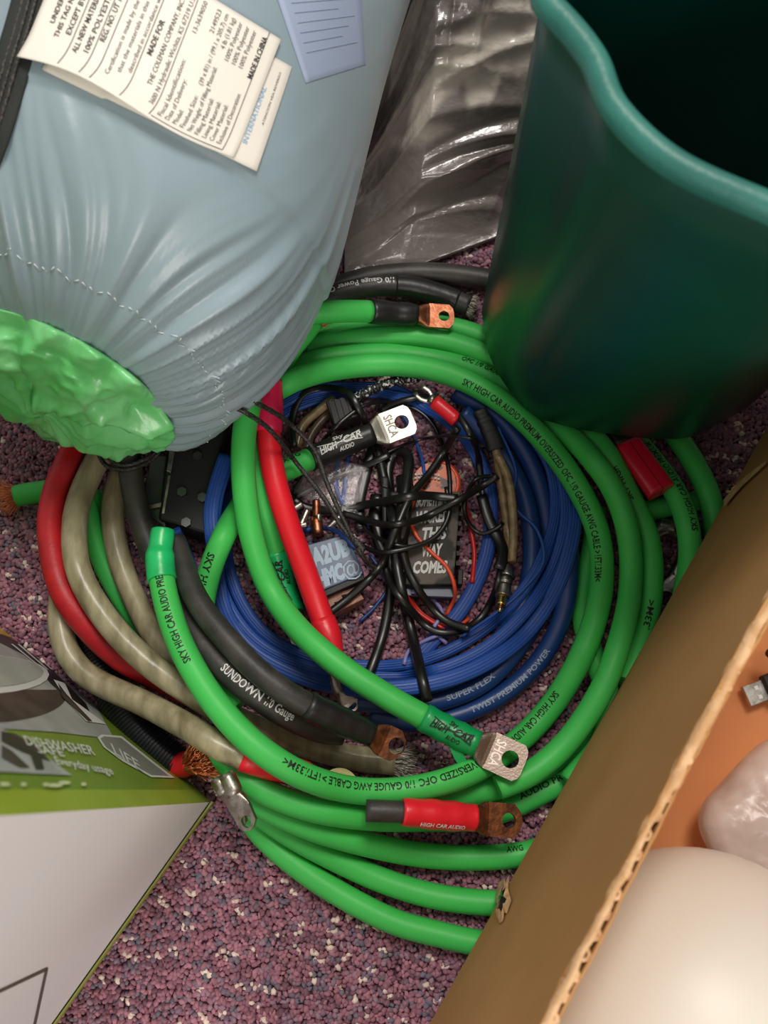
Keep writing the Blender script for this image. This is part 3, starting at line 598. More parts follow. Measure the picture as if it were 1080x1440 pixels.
# ------------------------------------------------------------------ grey plastic sack between bag and bin
def greybag():
    rs = np.random.RandomState(5); CR = []
    for k in range(80):
        cy = .38 + .36 * rs.rand(); cx = -.02 + .14 * rs.rand(); an = (.15 + .25 * rs.rand()) if cy < .50 else (.3 + 1.0 * rs.rand()); CR.append((cx, cy, math.cos(an), math.sin(an), .03 + .07 * rs.rand(), .0022 + .003 * rs.rand(), (.003 + .006 * rs.rand()) * (1 if rs.rand() > .3 else -.7)))
    v = []; f = []; n = 150; m_ = 260; x0, x1, y0, y1 = -.030, .078, .375, .78
    for side in (1, 0):
        for i in range(n + 1):
            for j in range(m_ + 1):
                u, w_ = i / n, (j / m_) ** 1.5; yy_ = y0 + (y1 - y0) * w_; xr = .092 + .044 * min(1, max(0, (yy_ - .385) / .07)); x = x0 + (xr - x0) * u; y = y0 + (y1 - y0) * w_ + .03 * (u - .2) * (1 - w_) + .02 * abs(u - .35) 
                e = min(1, u * 2.6, (1 - u) * 8) ; e2 = min(1, w_ * 3.0); hgt = .155 * (1 - (1 - e) ** 2) ** .5 * (1 - (1 - e2) ** 2) ** .5
                p = Vector((x * 9 + y * 3, y * 26 - x * 16, 0)); fold = noise.noise(p * .8) * .008
                for cx, cy, ca, sa, ln, wd, hh in CR:
                    du = (x - cx) * ca + (y - cy) * sa
                    if abs(du) < ln: dv = abs(-(x - cx) * sa + (y - cy) * ca + .12 * du * du / ln); fold += hh * math.exp(-dv / wd) * (1 - (du / ln) ** 2) if dv < .03 else 0
                q = Vector((x * 22, y * 22, 5)); cr = (noise.ridged_multi_fractal(q, 1.0, 2.1, 3, 1, 2) - 1) * .006 * min(1, max(0, (y - .46) * 8))
                tw = max(0, 1 - math.hypot(x - .03, (y - .60) * .8) / .16) * .06
                ds_ = (fold * 1.1 + cr) * min(1, e * 2) * min(1, e2 * 4)
                v.append((x, y - (ds_ * .7 if side else 0), max(.012, .012 + (hgt + tw) * e * e2 + ds_ * .8) if side else .0065))
    K = (n + 1) * (m_ + 1)
    for s in (0, 1):
        for i in range(n):
            for j in range(m_): a = s * K + i * (m_ + 1) + j; q4 = (a, a + m_ + 1, a + m_ + 2, a + 1); f.append(q4 if not s else q4[::-1])
    rimi = [i * (m_ + 1) for i in range(n + 1)] + [n * (m_ + 1) + j for j in range(1, m_ + 1)] + [i * (m_ + 1) + m_ for i in range(n - 1, -1, -1)] + [j for j in range(m_ - 1, 0, -1)]
    for a, b in zip(rimi, rimi[1:] + rimi[:1]): f.append((b, a, K + a, K + b))
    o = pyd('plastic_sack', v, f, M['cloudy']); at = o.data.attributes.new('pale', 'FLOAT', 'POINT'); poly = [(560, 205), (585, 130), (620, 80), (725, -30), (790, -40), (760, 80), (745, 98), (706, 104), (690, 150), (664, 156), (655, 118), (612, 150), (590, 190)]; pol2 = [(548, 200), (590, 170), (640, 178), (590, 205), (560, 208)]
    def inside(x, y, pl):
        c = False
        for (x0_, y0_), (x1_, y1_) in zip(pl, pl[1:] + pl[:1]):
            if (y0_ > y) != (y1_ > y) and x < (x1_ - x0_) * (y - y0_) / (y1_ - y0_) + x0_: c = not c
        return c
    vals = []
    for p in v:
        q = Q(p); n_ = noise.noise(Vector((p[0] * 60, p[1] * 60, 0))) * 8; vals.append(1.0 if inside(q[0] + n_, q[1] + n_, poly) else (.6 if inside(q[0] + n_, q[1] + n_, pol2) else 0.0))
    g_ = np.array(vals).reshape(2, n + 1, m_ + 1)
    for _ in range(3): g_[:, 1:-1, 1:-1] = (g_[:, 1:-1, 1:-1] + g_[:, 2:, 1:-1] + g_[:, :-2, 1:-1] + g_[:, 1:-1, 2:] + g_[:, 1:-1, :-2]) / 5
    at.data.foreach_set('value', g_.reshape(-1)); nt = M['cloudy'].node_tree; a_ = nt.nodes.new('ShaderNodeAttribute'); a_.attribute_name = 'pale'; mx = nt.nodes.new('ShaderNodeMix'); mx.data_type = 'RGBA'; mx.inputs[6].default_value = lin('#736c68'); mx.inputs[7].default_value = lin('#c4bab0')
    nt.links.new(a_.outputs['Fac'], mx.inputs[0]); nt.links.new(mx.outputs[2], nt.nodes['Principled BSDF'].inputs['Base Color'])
    tag(o, 'wrinkled translucent grey plastic sack between the sleeping bag and teal bin', 'plastic bag')
greybag()

# ------------------------------------------------------------------ crossovers and small boards on the carpet (laid before the wires)
def obst_quad(pts, z, r=.003):
    g = []
    for i in range(13):
        for j in range(13):
            u, w_ = i / 12, j / 12; x = (1 - u) * ((1 - w_) * pts[0][0] + w_ * pts[3][0]) + u * ((1 - w_) * pts[1][0] + w_ * pts[2][0]); y = (1 - u) * ((1 - w_) * pts[0][1] + w_ * pts[3][1]) + u * ((1 - w_) * pts[1][1] + w_ * pts[2][1])
            p = P(x, y, z); g.append((p.x, p.y, z - r, r))
    OBST.append(np.array(g))
def slab(name, quad, z0, z1, m, parent, bev=.0008):
    c = sum((P(x, y, z1) for x, y in quad), Vector()) / 4; bm = bmesh.new(); top = [bm.verts.new(P(x, y, z1)) for x, y in quad]; bot = [bm.verts.new(Vector((v.co.x, v.co.y, z0))) for v in top]
    bm.faces.new(top); bm.faces.new(bot[::-1])
    for i in range(4): bm.faces.new((top[i], top[(i + 1) % 4], bot[(i + 1) % 4], bot[i]))
    if bev: bmesh.ops.bevel(bm, geom=list(bm.edges), offset=bev, segments=2, affect='EDGES', profile=.5)
    return bmobj(name, bm, m, parent)
def qtext(txt, quad, z, u0, v0, u1, h, m, parent, bold=.03, shear=0, name='lettering'):
    vv, f = glyphs(txt, bold, shear); W = vv[:, 0].max(); b = bil(quad[0], quad[3], quad[2], quad[1]); return pyd(name, [P(*b(u0 + (u1 - u0) * x / W, v0 - y / .7 * h), z) for x, y, _ in vv], f, m, parent, False)
x1_ = empty('crossover'); tag(x1_, 'small blue grey crossover case with pale graffiti beside the red cable', 'crossover')
q1 = [(424, 768), (488, 750), (512, 806), (446, 834)]; slab('case', q1, BASE, .030, M['xblue'], x1_); qs = [(454, 842), (500, 824), (512, 842), (464, 866)]; slab('end_board', qs, BASE, .022, M['wood'], x1_, .0005)
slab('case_edge', [(446, 832), (510, 806), (513, 814), (450, 842)], BASE, .0285, M['plblack'], x1_, .0003)
qtext('A2UB', q1, .0303, .08, .48, .92, .36, M['graffiti'], x1_, .06, .2); qtext('HMC', q1, .0303, .06, .92, .66, .32, M['graffiti'], x1_, .07, .2); qtext('@', q1, .0303, .62, .95, .98, .34, M['graffiti'], x1_, .0)
for a, b in ((474, 848), (484, 838)): slab('painted_board_hole', [(a - 4, b - 1), (a + 3, b - 3), (a + 4, b), (a - 3, b + 2)], .0215, .0224, M['dark'], x1_, 0)  # thin dark plates paint the shade inside the holes
obst_quad(q1, .030); obst_quad(qs, .022)
x2_ = empty('crossover'); tag(x2_, 'tall grey crossover case with white brush lettering under black wires', 'crossover')
q2 = [(577, 697), (648, 690), (638, 822), (570, 822)]; slab('case', q2, BASE, .024, M['xgrey'], x2_); slab('base_tray', [(566, 819), (642, 819), (640, 841), (566, 838)], BASE, .017, mat('navy_plastic', '#26314c', .35), x2_); slab('side_clip', [(644, 800), (652, 800), (651, 822), (643, 822)], BASE, .019, M['plblack'], x2_)
for i, (tx, u0, u1) in enumerate((('SOMETHING', .12, .82), ('WICKED', .14, .80), ('THIS', .28, .78), ('WAY', .3, .72), ('COMES', .14, .84))): qtext(tx, q2, .0243, u0, .13 + i * .185, u1, .125, M['white'], x2_, .045, .15)
for k in range(7): slab('case_tooth', [(645 - k * .6, 705 + k * 14), (650 - k * .6, 705 + k * 14), (650 - k * .6, 711 + k * 14), (645 - k * .6, 711 + k * 14)], BASE, .02, M['plblack'], x2_, 0)
obst_quad(q2, .024)
tw_ = empty('tweeter'); tag(tw_, 'round orange and black tweeter with a pale tooth row above the lettered case', 'tweeter')
pc = P(612, 678, .02); bm = bmesh.new(); bmesh.ops.create_cone(bm, segments=40, radius1=.0145, radius2=.0155, depth=.014, cap_ends=True)
for v in bm.verts: v.co += Vector((pc.x, pc.y, .013))
bmesh.ops.bevel(bm, geom=[e for e in bm.edges if abs(e.verts[0].co.z - e.verts[1].co.z) < 1e-5], offset=.0012, segments=2, affect='EDGES'); bmobj('face', bm, M['orange'], tw_)
tube('outer_ring', Path([(pc.x + .0163 * math.cos(a), pc.y + .0163 * math.sin(a), .017) for a in [i * math.pi / 20 for i in range(-10, 12)]]), .0022, M['ored'], tw_)
for k in range(9):
    for rw in range(2): 
        c = P(578 + k * 4.6 + 2, 668 + (k - 4) ** 2 * .15 + rw * 5 - 2, .0212); slab_ = boxbm(.0017, .0018, .0012, .0003); o = bmobj('tooth', slab_, M['white'], tw_); o.location = c
obst_quad([(585, 655), (636, 655), (636, 700), (585, 700)], .021)

# ------------------------------------------------------------------ black amp bracket under the sack
br = empty('fuse_holder'); tag(br, 'black plastic holder with clear cover and silver blade below the sleeping bag', 'fuse holder')
qb = [(238, 600), (318, 585), (292, 752), (222, 730)]; slab('body', qb, BASE, .040, M['plblack'], br, .002); slab('clear_cover', [(212, 640), (243, 640), (232, 742), (198, 716)], BASE, .036, M['smoke'], br, .001)
slab('blade', [(241, 610), (250, 610), (240, 665), (234, 662)], .041, .0445, M['nickel'], br, .0004); slab('blade', [(236, 668), (240, 668), (231, 722), (227, 722)], .036, .0405, M['nickel'], br, .0003)
slab('cover_rim', [(196, 712), (228, 706), (229, 712), (199, 718)], .034, .0395, M['dnickel'], br, .0004)
for x, y in ((278, 642), (256, 692), (262, 745 - 10), (285, 700)):
    bm = bmesh.new(); bmesh.ops.create_cone(bm, segments=6, radius1=.0035, radius2=.0035, depth=.003, cap_ends=True); o = bmobj('nut', bm, mat('dark_steel', '#6c6c6c', .35, 1), br); o.location = P(x, y, .0415)
obst_quad(qb, .040); obst_quad([(212, 640), (243, 640), (232, 742), (198, 716)], .038)

# ------------------------------------------------------------------ cables, laid from the bottom up
GR = .0079
def cable(name, pts, r, m, label, cat='cable', group=None, s0=None, s1=None, **k):
    kw = {a: k.pop(a) for a in list(k) if a in ('lift', 'stiff', 'rz', 'reg', 'zmin')}; pa = lay(pts, r, **kw)
    o = tube(name, pa, r, m, s0=pa.near(s0) if s0 else 0, s1=pa.near(s1) if s1 else None, rz=kw.get('rz'), **k); tag(o, label, cat, group); return pa, o
def logo(pa, r, a, b, m, par, flip=1):
    print_on(pa, r, 'HIGH', a, ((a[0] * .6 + b[0] * .4), (a[1] * .6 + b[1] * .4)), .0048, m, par, off=-.0006, bold=.03, shear=.3)
    print_on(pa, r, 'CAR', ((a[0] * .45 + b[0] * .55), (a[1] * .45 + b[1] * .55)), b, .0048, m, par, off=.0006, bold=.03, shear=.3)
    mid = lambda t: (a[0] * (1 - t) + b[0] * t, a[1] * (1 - t) + b[1] * t); sg = 1 if pa.near(b) > pa.near(a) else -1
    print_on(pa, r, 'Sky', mid(.38), mid(.6), .0032, m, par, off=.0045 * sg, shear=.2); print_on(pa, r, 'AUDIO', mid(.4), mid(.75), .0030, m, par, off=-.0048 * sg, shear=.2)
    sa, sb_ = pa.near(a), pa.near(b)
    for y0, y1 in ((-.0035, .0035), (.003, -.003)):
        v = []; n = 16
        for i in range(n + 1):
            t = i / n; q, T, S, U = pa.at(sa + (sb_ - sa) * t)
            for e in (-.0003, .0003): th = (y0 + (y1 - y0) * t + e) / r; v.append(q - S * math.sin(th) * (r + .0003) + U * math.cos(th) * (r + .0003))
        pyd('logo_stroke', v, [(2 * i, 2 * i + 1, 2 * i + 3, 2 * i + 2) for i in range(n)], m, par, False)

# outer and lowest green runs
pa, o = cable('power_cable', [(318, 1078), (345, 1140), (380, 1185), (450, 1240), (540, 1290), (610, 1312), (700, 1328), (770, 1310)], GR, M['green'], 'green cable forming the lowest outermost curve above the open carpet')
pa, o = cable('power_cable', [(300, 1060), (340, 1120), (400, 1168), (480, 1212), (560, 1246), (640, 1265), (730, 1268), (800, 1240)], GR, M['green'], 'second green cable up from the open carpet at bottom')
pa, o = cable('power_cable', [(330, 1100), (370, 1133), (440, 1165), (520, 1188), (600, 1203), (680, 1206), (750, 1198), (810, 1170)], GR, M['green'], 'third green cable up from the open carpet, reaching the cardboard box')
print_on(pa, GR, 'AWG', (710, 1200), (735, 1195), .004, M['ink'], o, off=.005)
pa, o = cable('power_cable', [(300, 1040), (325, 1078), (370, 1112), (440, 1138), (520, 1150), (600, 1152), (680, 1148), (760, 1115), (830, 1075), (885, 1010), (930, 930)], GR, M['green'], 'green cable with black lettering passing beneath the red sleeve and copper lug')
print_on(pa, GR, 'AUDIO PREMIUM OVERSIZED', (730, 1125), (880, 1020), .0042, M['ink'], o, off=.004)
pa, o = cable('power_cable', [(560, 1125), (640, 1118), (720, 1100), (790, 1060), (835, 1000), (868, 950), (895, 880), (905, 820)], GR, M['green'], 'dark shaded green cable just outside the ring beneath the square lug')
# small crossing green end and lugs
pa, o = cable('power_cable', [(1000, 700), (950, 710), (910, 718), (880, 712)], .0072, M['green'], 'short green cable crossing under the two lettered cables at right')
pa, o = cable('ring_terminal', [(893, 775), (915, 752), (935, 742), (950, 744)], .0058, M['nickel'], 'silver crimp barrel lying by the cardboard box under green cables', 'terminal'); lug(pa, M['nickel'], o, L=.022, W=.016, br=.0058)
pa, o = cable('ring_terminal', [(956, 748), (965, 760), (962, 785), (950, 812)], .0055, M['nickel'], 'upright silver crimp barrel touching the cardboard box edge', 'terminal', lift=.004); lug(pa, M['nickel'], o, L=.022, W=.014, br=.0055)
pa, o = cable('power_cable', [(905, 560), (950, 612), (985, 668), (1003, 720), (1010, 790)], GR, M['green'], 'outermost green cable emerging from the bin foot at right')
pa, o = cable('power_cable', [(870, 590), (905, 632), (945, 685), (966, 735), (970, 790), (960, 850)], GR, M['green'], 'lettered green cable second from the right below the bin')
print_on(pa, GR, 'SKY HIGH CAR AUDIO PREMIUM', (966, 750), (900, 634), .0045, M['ink'], o, off=.002)
pa, o = cable('fuse_block', [(862, 596), (890, 636), (930, 692)], .0098, M['darkred'], 'bright red flat plastic piece wedged between green cables below the bin', 'fuse', sq=.5, rz=.006, s0=(880, 628), s1=(930, 696)); tube('dark_end', pa, .0098, M['plblack'], o, s1=pa.near((880, 628)), rz=.006, sq=.5); tube('centre_seam', pa, .0006, M['dark'], o, s0=pa.near((882, 630)), rz=.0064)
pa, o = cable('power_cable', [(838, 715), (834, 765), (822, 820), (820, 870), (835, 925), (856, 980), (848, 1040), (800, 1100)], .0075, M['green'], 'green cable bowing out from under the right of the main ring')
# top runs
pa, o = cable('power_cable', [(395, 405), (440, 412), (520, 390), (600, 384), (680, 392), (740, 410)], .0080, M['black'], 'uppermost thick black cable under the grey plastic sack')
pa, o = cable('power_cable', [(395, 430), (450, 420), (510, 405), (570, 403), (620, 415), (660, 430)], .0076, M['black'], 'black cable with white print and frayed end near the bin')
print_on(pa, .0076, '1/0 Gauge Power Cable', (553, 402), (447, 421), .0046, M['white'], o, off=.001); tube('heat_shrink', pa, .0083, M['sblack'], o, s0=pa.near((555, 402)), s1=pa.near((642, 423)), ds=.002); strands('frayed_end', pa, pa.L, 240, .0066, .007, M['tstrand'], o, spread=.5)
pa, o = cable('power_cable', [(420, 470), (480, 458), (560, 455), (640, 462), (700, 485), (760, 530)], GR, M['green'], 'shaded green cable behind the flat copper lug at top')
pa, o = cable('power_cable', [(370, 560), (400, 510), (450, 486), (530, 473), (610, 477), (680, 498), (735, 530), (790, 572), (846, 628), (884, 695), (912, 760), (916, 830), (905, 890), (880, 960)], GR, M['green'], 'upper of the three bright green arcs below the copper lug')
print_on(pa, GR, 'SKY HIGH', (897, 700), (868, 655), .0042, M['ink'], o, off=-.003); print_on(pa, GR, '.33M<', (906, 890), (915, 848), .0042, M['ink'], o, off=-.001)
print_on(pa, GR, '>1FT/.33M<', (432, 492), (395, 513), .004, M['ink'], o, off=-.004)
pa, o = cable('power_cable', [(380, 545), (430, 512), (490, 500), (560, 498), (640, 512), (700, 537), (756, 577), (818, 630), (862, 688), (884, 755), (886, 830), (872, 900), (845, 972), (800, 1040), (750, 1085), (700, 1108)], GR, M['green'], 'middle green arc, a sliver between the two wider arcs at top')
print_on(pa, GR, 'OFC 1/0 GAUGE AWG', (650, 515), (722, 556), .0042, M['ink'], o, off=.003)
pa, o = cable('power_cable', [(395, 520), (412, 490), (430, 468), (442, 452)], .0070, M['green'], 'short green cable end with bare copper strands beside the sleeping bag', lift=.004); strands('copper_strands', pa, pa.L, 200, .0062, .009, M['strand'], o, spread=.7)
stamp_flip = False
pa, o = cable('power_cable', [(420, 442), (470, 438), (520, 438), (560, 441), (588, 443)], GR, M['green'], 'green cable with black sleeve and flat copper lug below the black cables', s1=(521, 438), lift=.003)
tube('heat_shrink', pa, .0086, M['sblack'], o, s0=pa.near((519, 438)), prof=lambda t, s: 1 - .22 * max(0, t - .72) / .28 + .05 * math.sin(t * 9)); lug(pa, M['copper'], o, L=.026, W=.0185, hole=.0040, br=.0060)
# left runs
pa, o = cable('power_cable', [(160, 712), (120, 698), (80, 690), (40, 694), (22, 698)], .0078, M['green'], 'green cable stub with copper strands on the carpet at far left'); strands('copper_strands', pa, pa.L, 220, .0066, .013, M['strand'], o, spread=.9)
loom_pts = [(104, 850), (118, 900), (150, 958), (192, 1022), (225, 1056), (250, 1076)]
pa, o = cable('wire_loom', loom_pts, .0118, mat('black_loom_plastic', '#1b1e22', .3, spec=.6), 'black corrugated loom holding a red cable with bare copper end', prof=lambda t, s: 1 + .07 * math.sin(2 * math.pi * s / .0024), ds=.0004, n=24)
p2 = Path([P(*q) for q in ((244, 1072, pa.p[-1][2]), (256, 1076, pa.p[-1][2] + .005), (272, 1071, pa.p[-1][2] + .013))])
tube('red_inner_cable', p2, .0094, M['sred'], o, prof=lambda t, s: 1 - .18 * t); strands('copper_strands', p2, p2.L, 620, .0078, .026, M['strand'], o, spread=.45, wr=.0004, bend=.12, up=.35)
pa, o = cable('power_cable', [(110, 670), (128, 740), (150, 800), (185, 860), (235, 920), (300, 985), (350, 1030)], GR, M['green'], 'green cable mostly hidden between the two tan cables at left')
pa, o = cable('power_cable', [(92, 812), (86, 845), (86, 885), (98, 922), (130, 955), (200, 988), (260, 1020), (330, 1060), (430, 1090)], .0082, M['tan'], 'lower tan braided cable curving along the printed carton', s1=(345, 1066)); tube('red_sleeve', pa, .0088, M['sred'], o, s0=pa.near((340, 1064)))
pa, o = cable('power_cable', [(128, 590), (100, 640), (76, 700), (72, 760), (88, 830), (128, 886), (172, 926), (218, 950), (262, 972)], .0088, M['redold'], 'thick red cable curving at the far left beside the tan cables')
pa, o = cable('power_cable', [(178, 640), (160, 700), (162, 760), (180, 820), (215, 890), (260, 940), (320, 990)], .0080, M['tan'], 'inner dull tan cable left of the green sleeved cable')
pa, o = cable('power_cable', [(160, 610), (125, 670), (106, 730), (110, 800), (145, 865), (200, 925), (270, 975), (345, 1018), (430, 1048), (500, 1066), (556, 1072)], .0084, M['tan'], 'long upper tan cable ending in a frayed silver braid near the green ring'); strands('frayed_braid', pa, pa.L, 520, .0078, .013, M['tstrand'], o, spread=.35, wr=.00028); tube('braid_core', pa, .0070, mat('dark_braid', '#5a544c', .7), o, s0=pa.L - .001, s1=pa.L + .009)

# blue power cables
def blue(pts, label, r=.0066, txt=None): 
    pa, o = cable('power_cable', pts, r, M['blue'], label)
    for t in txt or (): print_on(pa, r, t[0], t[1], t[2], .0036, mat('silver_ink', '#8ea0b8', .5), o, off=t[3] if len(t) > 3 else 0)
    return pa, o
blue([(655, 548), (725, 590), (782, 665), (800, 760), (795, 850), (765, 920), (715, 970), (655, 1002), (590, 1015), (520, 1005)], 'outermost dark blue cable in the inner coil, lettered at lower right', txt=[('TWIST PREMIUM POWER', (660, 1000), (770, 912))])
blue([(640, 552), (705, 592), (752, 665), (772, 760), (762, 850), (725, 915), (680, 960), (620, 985), (560, 990), (480, 985)], 'second dark blue cable in the inner coil', txt=[('SUPER FLEX', (625, 984), (690, 950)), ('2 GAUGE', (470, 984), (500, 986))])
blue([(650, 580), (700, 630), (738, 700), (748, 780), (735, 850), (700, 905), (650, 945), (590, 965), (520, 968)], 'innermost dark blue cable beside the gold and silver plug', txt=[('TWIST PREMIUM', (565, 966), (650, 945))])
# blue speaker wires
FR, FZ = .0042, .0022
def fwire(pts, label, w_=FR):
    pa, o = cable('speaker_wire', pts, w_, M['bflat'], label, group='blue speaker wires', rz=FZ, sq=.75, stiff=4, n=16)
    for k in (-.5, 0, .5): pass
    s = []
    for d in (-.55, -.18, .18, .55):
        q = Path([a + (-S * 0 + S * d * w_ + U * FZ * (.97 - .25 * d * d)) for a, T, S, U in [pa.at(pa.L * i / 90) for i in range(91)]]); s.append(q)
    for q in s: tube('rib', q, .00055, M['bflat'], o, n=5, ds=.004)
    return pa, o
fwire([(545, 545), (600, 572), (650, 610), (683, 670), (690, 740), (678, 800), (648, 858), (605, 905), (575, 935)], 'single blue speaker wire curving right of the lettered grey case', .0052)
fwire([(378, 600), (410, 575), (455, 560), (520, 552), (580, 562)], 'lower blue speaker wire at the top left of the coil')
fwire([(385, 575), (430, 552), (480, 545), (540, 545)], 'upper blue speaker wire at the top left of the coil')
fwire([(338, 640), (322, 700), (318, 770), (334, 835), (370, 888), (425, 920), (500, 936), (580, 932), (650, 905), (710, 860), (755, 800), (780, 730), (775, 660), (745, 610)], 'innermost long blue speaker wire in the coil')
fwire([(320, 650), (304, 710), (303, 785), (321, 850), (363, 904), (428, 936), (505, 951), (590, 948), (668, 920), (728, 872), (772, 810), (795, 735), (788, 665), (760, 620)], 'middle long blue speaker wire in the coil')
fwire([(318, 640), (302, 690), (297, 730), (305, 800), (318, 862), (356, 914), (420, 950), (485, 967), (580, 966), (665, 942), (735, 895), (782, 828), (806, 750), (806, 690), (785, 640)], 'outermost long blue speaker wire in the coil', .0052)
fwire([(246, 745), (262, 775), (276, 815), (300, 870)], 'short stretch of blue speaker wire beside the black fuse holder', .0036)
pa, o = cable('power_cable', [(372, 640), (345, 700), (319, 745), (298, 795), (286, 845), (284, 895), (300, 940), (340, 990)], GR, M['green'], 'green cable with black lettering slanting left of the main ring')
print_on(pa, GR, 'SKY HIGH CAR', (302, 778), (284, 880), .0052, M['ink'], o, off=-.001); print_on(pa, GR, 'OVERSIZED', (293, 925), (318, 972), .0042, M['ink'], o, off=.004)
pa, o = cable('power_cable', [(178, 610), (186, 680), (200, 740), (225, 800), (260, 870), (305, 930), (358, 976), (408, 1008), (450, 1026), (482, 1030)], .0082, M['black'], 'black cable with white lettering running inside the left green cable')
print_on(pa, .0082, 'SUNDOWN 1/0 Gauge', (316, 940), (404, 1006), .0052, M['white'], o, off=.001, bold=.02)
pa, o = cable('power_cable', [(245, 760), (275, 840), (320, 900), (370, 950), (425, 988), (480, 1014), (524, 1034)], .0076, M['black'], 'black cable with brass ring lug inside the left green cable', s1=(436, 994)); tube('heat_shrink', pa, .0086, M['sblack'], o, s0=pa.near((430, 991)), prof=lambda t, s: 1.02 - .16 * max(0, t - .6) / .4 + .03 * math.sin(t * 25)); lug(pa, M['ocopper'], o, L=.022, W=.0200, hole=.0052, br=.0062, c=.006)
pa, o = cable('thin_wire', [(700, 600), (725, 660), (722, 710), (755, 745), (764, 790), (735, 830), (700, 860), (650, 895)], .0011, M['bflat'], 'very thin blue wire wandering over the dark blue cables at right', 'wire')
# twin gold audio lead with plugs
pa, o = cable('audio_lead', [(668, 565), (680, 590), (697, 630), (705, 680), (712, 730), (717, 780), (713, 805), (708, 830), (704, 852)], .0032, M['goldsl'], 'gold audio lead with black connector above and silver plug below', 'cable', s0=(695, 622), s1=(715, 795))
tube('black_connector', pa, .0064, M['plblack'], o, s0=pa.near((676, 578)), s1=pa.near((698, 634)), rz=.0045, sq=.6, prof=lambda t, s: .8 + .2 * t - .08 * (int(t * 9) % 2) * (t < .6), ds=.0008)
tube('plug_barrel', pa, .0050, M['nickel'], o, s0=pa.near((716, 796)), s1=pa.near((708, 840)), prof=lambda t, s: (.8 + .2 * min(1, t * 4)) * (.86 if .35 < t < .42 or .58 < t < .64 else 1), ds=.0006)
tube('plug_band', pa, .0046, M['plblack'], o, s0=pa.near((712, 812)), s1=pa.near((711, 816)), ds=.001); tube('gold_tip', pa, .0036, M['gold'], o, s0=pa.near((708, 840)), s1=pa.near((705, 858)), ds=.001); tube('pin', pa, .0012, M['gold'], o, s0=pa.L - .001, s1=pa.L + .005)
pa, o = cable('audio_lead', [(700, 640), (716, 680), (722, 740), (720, 790)], .0030, M['goldsl'], 'second gold brown audio lead right beside the plug lead')
pa, o = cable('audio_lead', [(470, 560), (445, 580), (425, 600), (418, 630)], .0034, M['goldsl'], 'short pale gold lead leaving the black connector near the top of coil')
pa, o = cable('audio_lead', [(476, 572), (452, 592), (436, 615), (430, 640)], .0032, mat('brown_wire_jacket', '#5a483a', .35), 'short brown lead beside the pale gold one near the top of coil')
cn = empty('connector_block'); tag(cn, 'ridged black connector block behind the white stamped lug', 'connector'); qc = [(458, 565), (505, 552), (515, 580), (470, 598)]; slab('body', qc, .012, .026, M['plblack'], cn)
for k in range(6): slab('ridge', [(462 + k * 8, 564 - k * 2), (465 + k * 8, 563 - k * 2), (474 + k * 8, 595 - k * 3), (471 + k * 8, 596 - k * 3)], .0255, .0275, M['plblack'], cn, 0)
obst_quad(qc, .027)
pa, o = cable('braided_lead', [(500, 560), (530, 545), (560, 535), (590, 530)], .0034, mat('black_white_braid', '#121212', .5, col2='#d0d0d0', cscale=420, lo=.56, hi=.6), 'black and white speckled braided lead under the green arc', prof=lambda t, s: 1 + .12 * math.sin(s * 2500), ds=.0006)
# fork terminal
pa, o = cable('fork_terminal', [(604, 560), (616, 569), (634, 584), (658, 606)], .0052, M['sred'], 'red sleeved silver fork terminal pointing up at top of the coil', 'terminal', s0=(610, 564), s1=(643, 592), lift=.008)
for sgn in (-1, 1):
    q, T, S, U = pa.at(pa.near((607, 562))); tube('fork_tine', Path(smooth_px([q + T * .003, q - T * .003 + S * sgn * .0035, q - T * .0075 + S * sgn * .0045, q - T * .012 + S * sgn * .0030], .001)), .0016, M['nickel'], o, rz=.0006)
tube('crimp', pa, .0036, M['nickel'], o, s0=pa.near((604, 560)), s1=pa.near((611, 565)))
# thin coloured wires
CW = [([(583, 700), (577, 722), (585, 752), (605, 775), (630, 800), (640, 835), (628, 865)], .0014, 'ored', 'orange wire crossing the lettered grey case'),
      ([(652, 700), (662, 745), (667, 780), (664, 820)], .0017, 'redw', 'red wire standing right of the lettered grey case'),
      ([(575, 838), (600, 868), (640, 880), (660, 870)], .0013, 'ored', 'orange red wire below the grey case'), ([(568, 832), (590, 862), (625, 885)], .0013, 'redw', 'dark red wire below the grey case'),
      ([(580, 832), (605, 840), (622, 862), (610, 885), (628, 905)], .0014, 'lilac', 'pale lilac wire looping below the grey case'), ([(640, 885), (600, 900), (575, 915), (568, 935)], .0013, 'lilac', 'lilac wire end near the blue coil'),
      ([(420, 748), (450, 742), (475, 748), (500, 770)], .0017, 'bflat', 'blue wire above the graffiti covered case'), ([(545, 560), (570, 590), (592, 640), (597, 670)], .0012, 'bflat', 'thin blue wire above the orange tweeter'),
      ([(490, 640), (484, 690), (480, 715)], .0016, 'bflat', 'thin blue wire under the green and black lug cable'), ([(475, 645), (474, 690), (500, 730), (520, 738)], .0015, 'bflat', 'thin blue wire bending toward the black bundle'),
      ([(520, 780), (545, 820), (530, 850), (505, 875)], .0012, 'blue', 'dark blue wire right of the copper brown board')]
for pts, r, m, lb in CW: cable('thin_wire', pts, r, M[m], lb, 'wire', stiff=3)
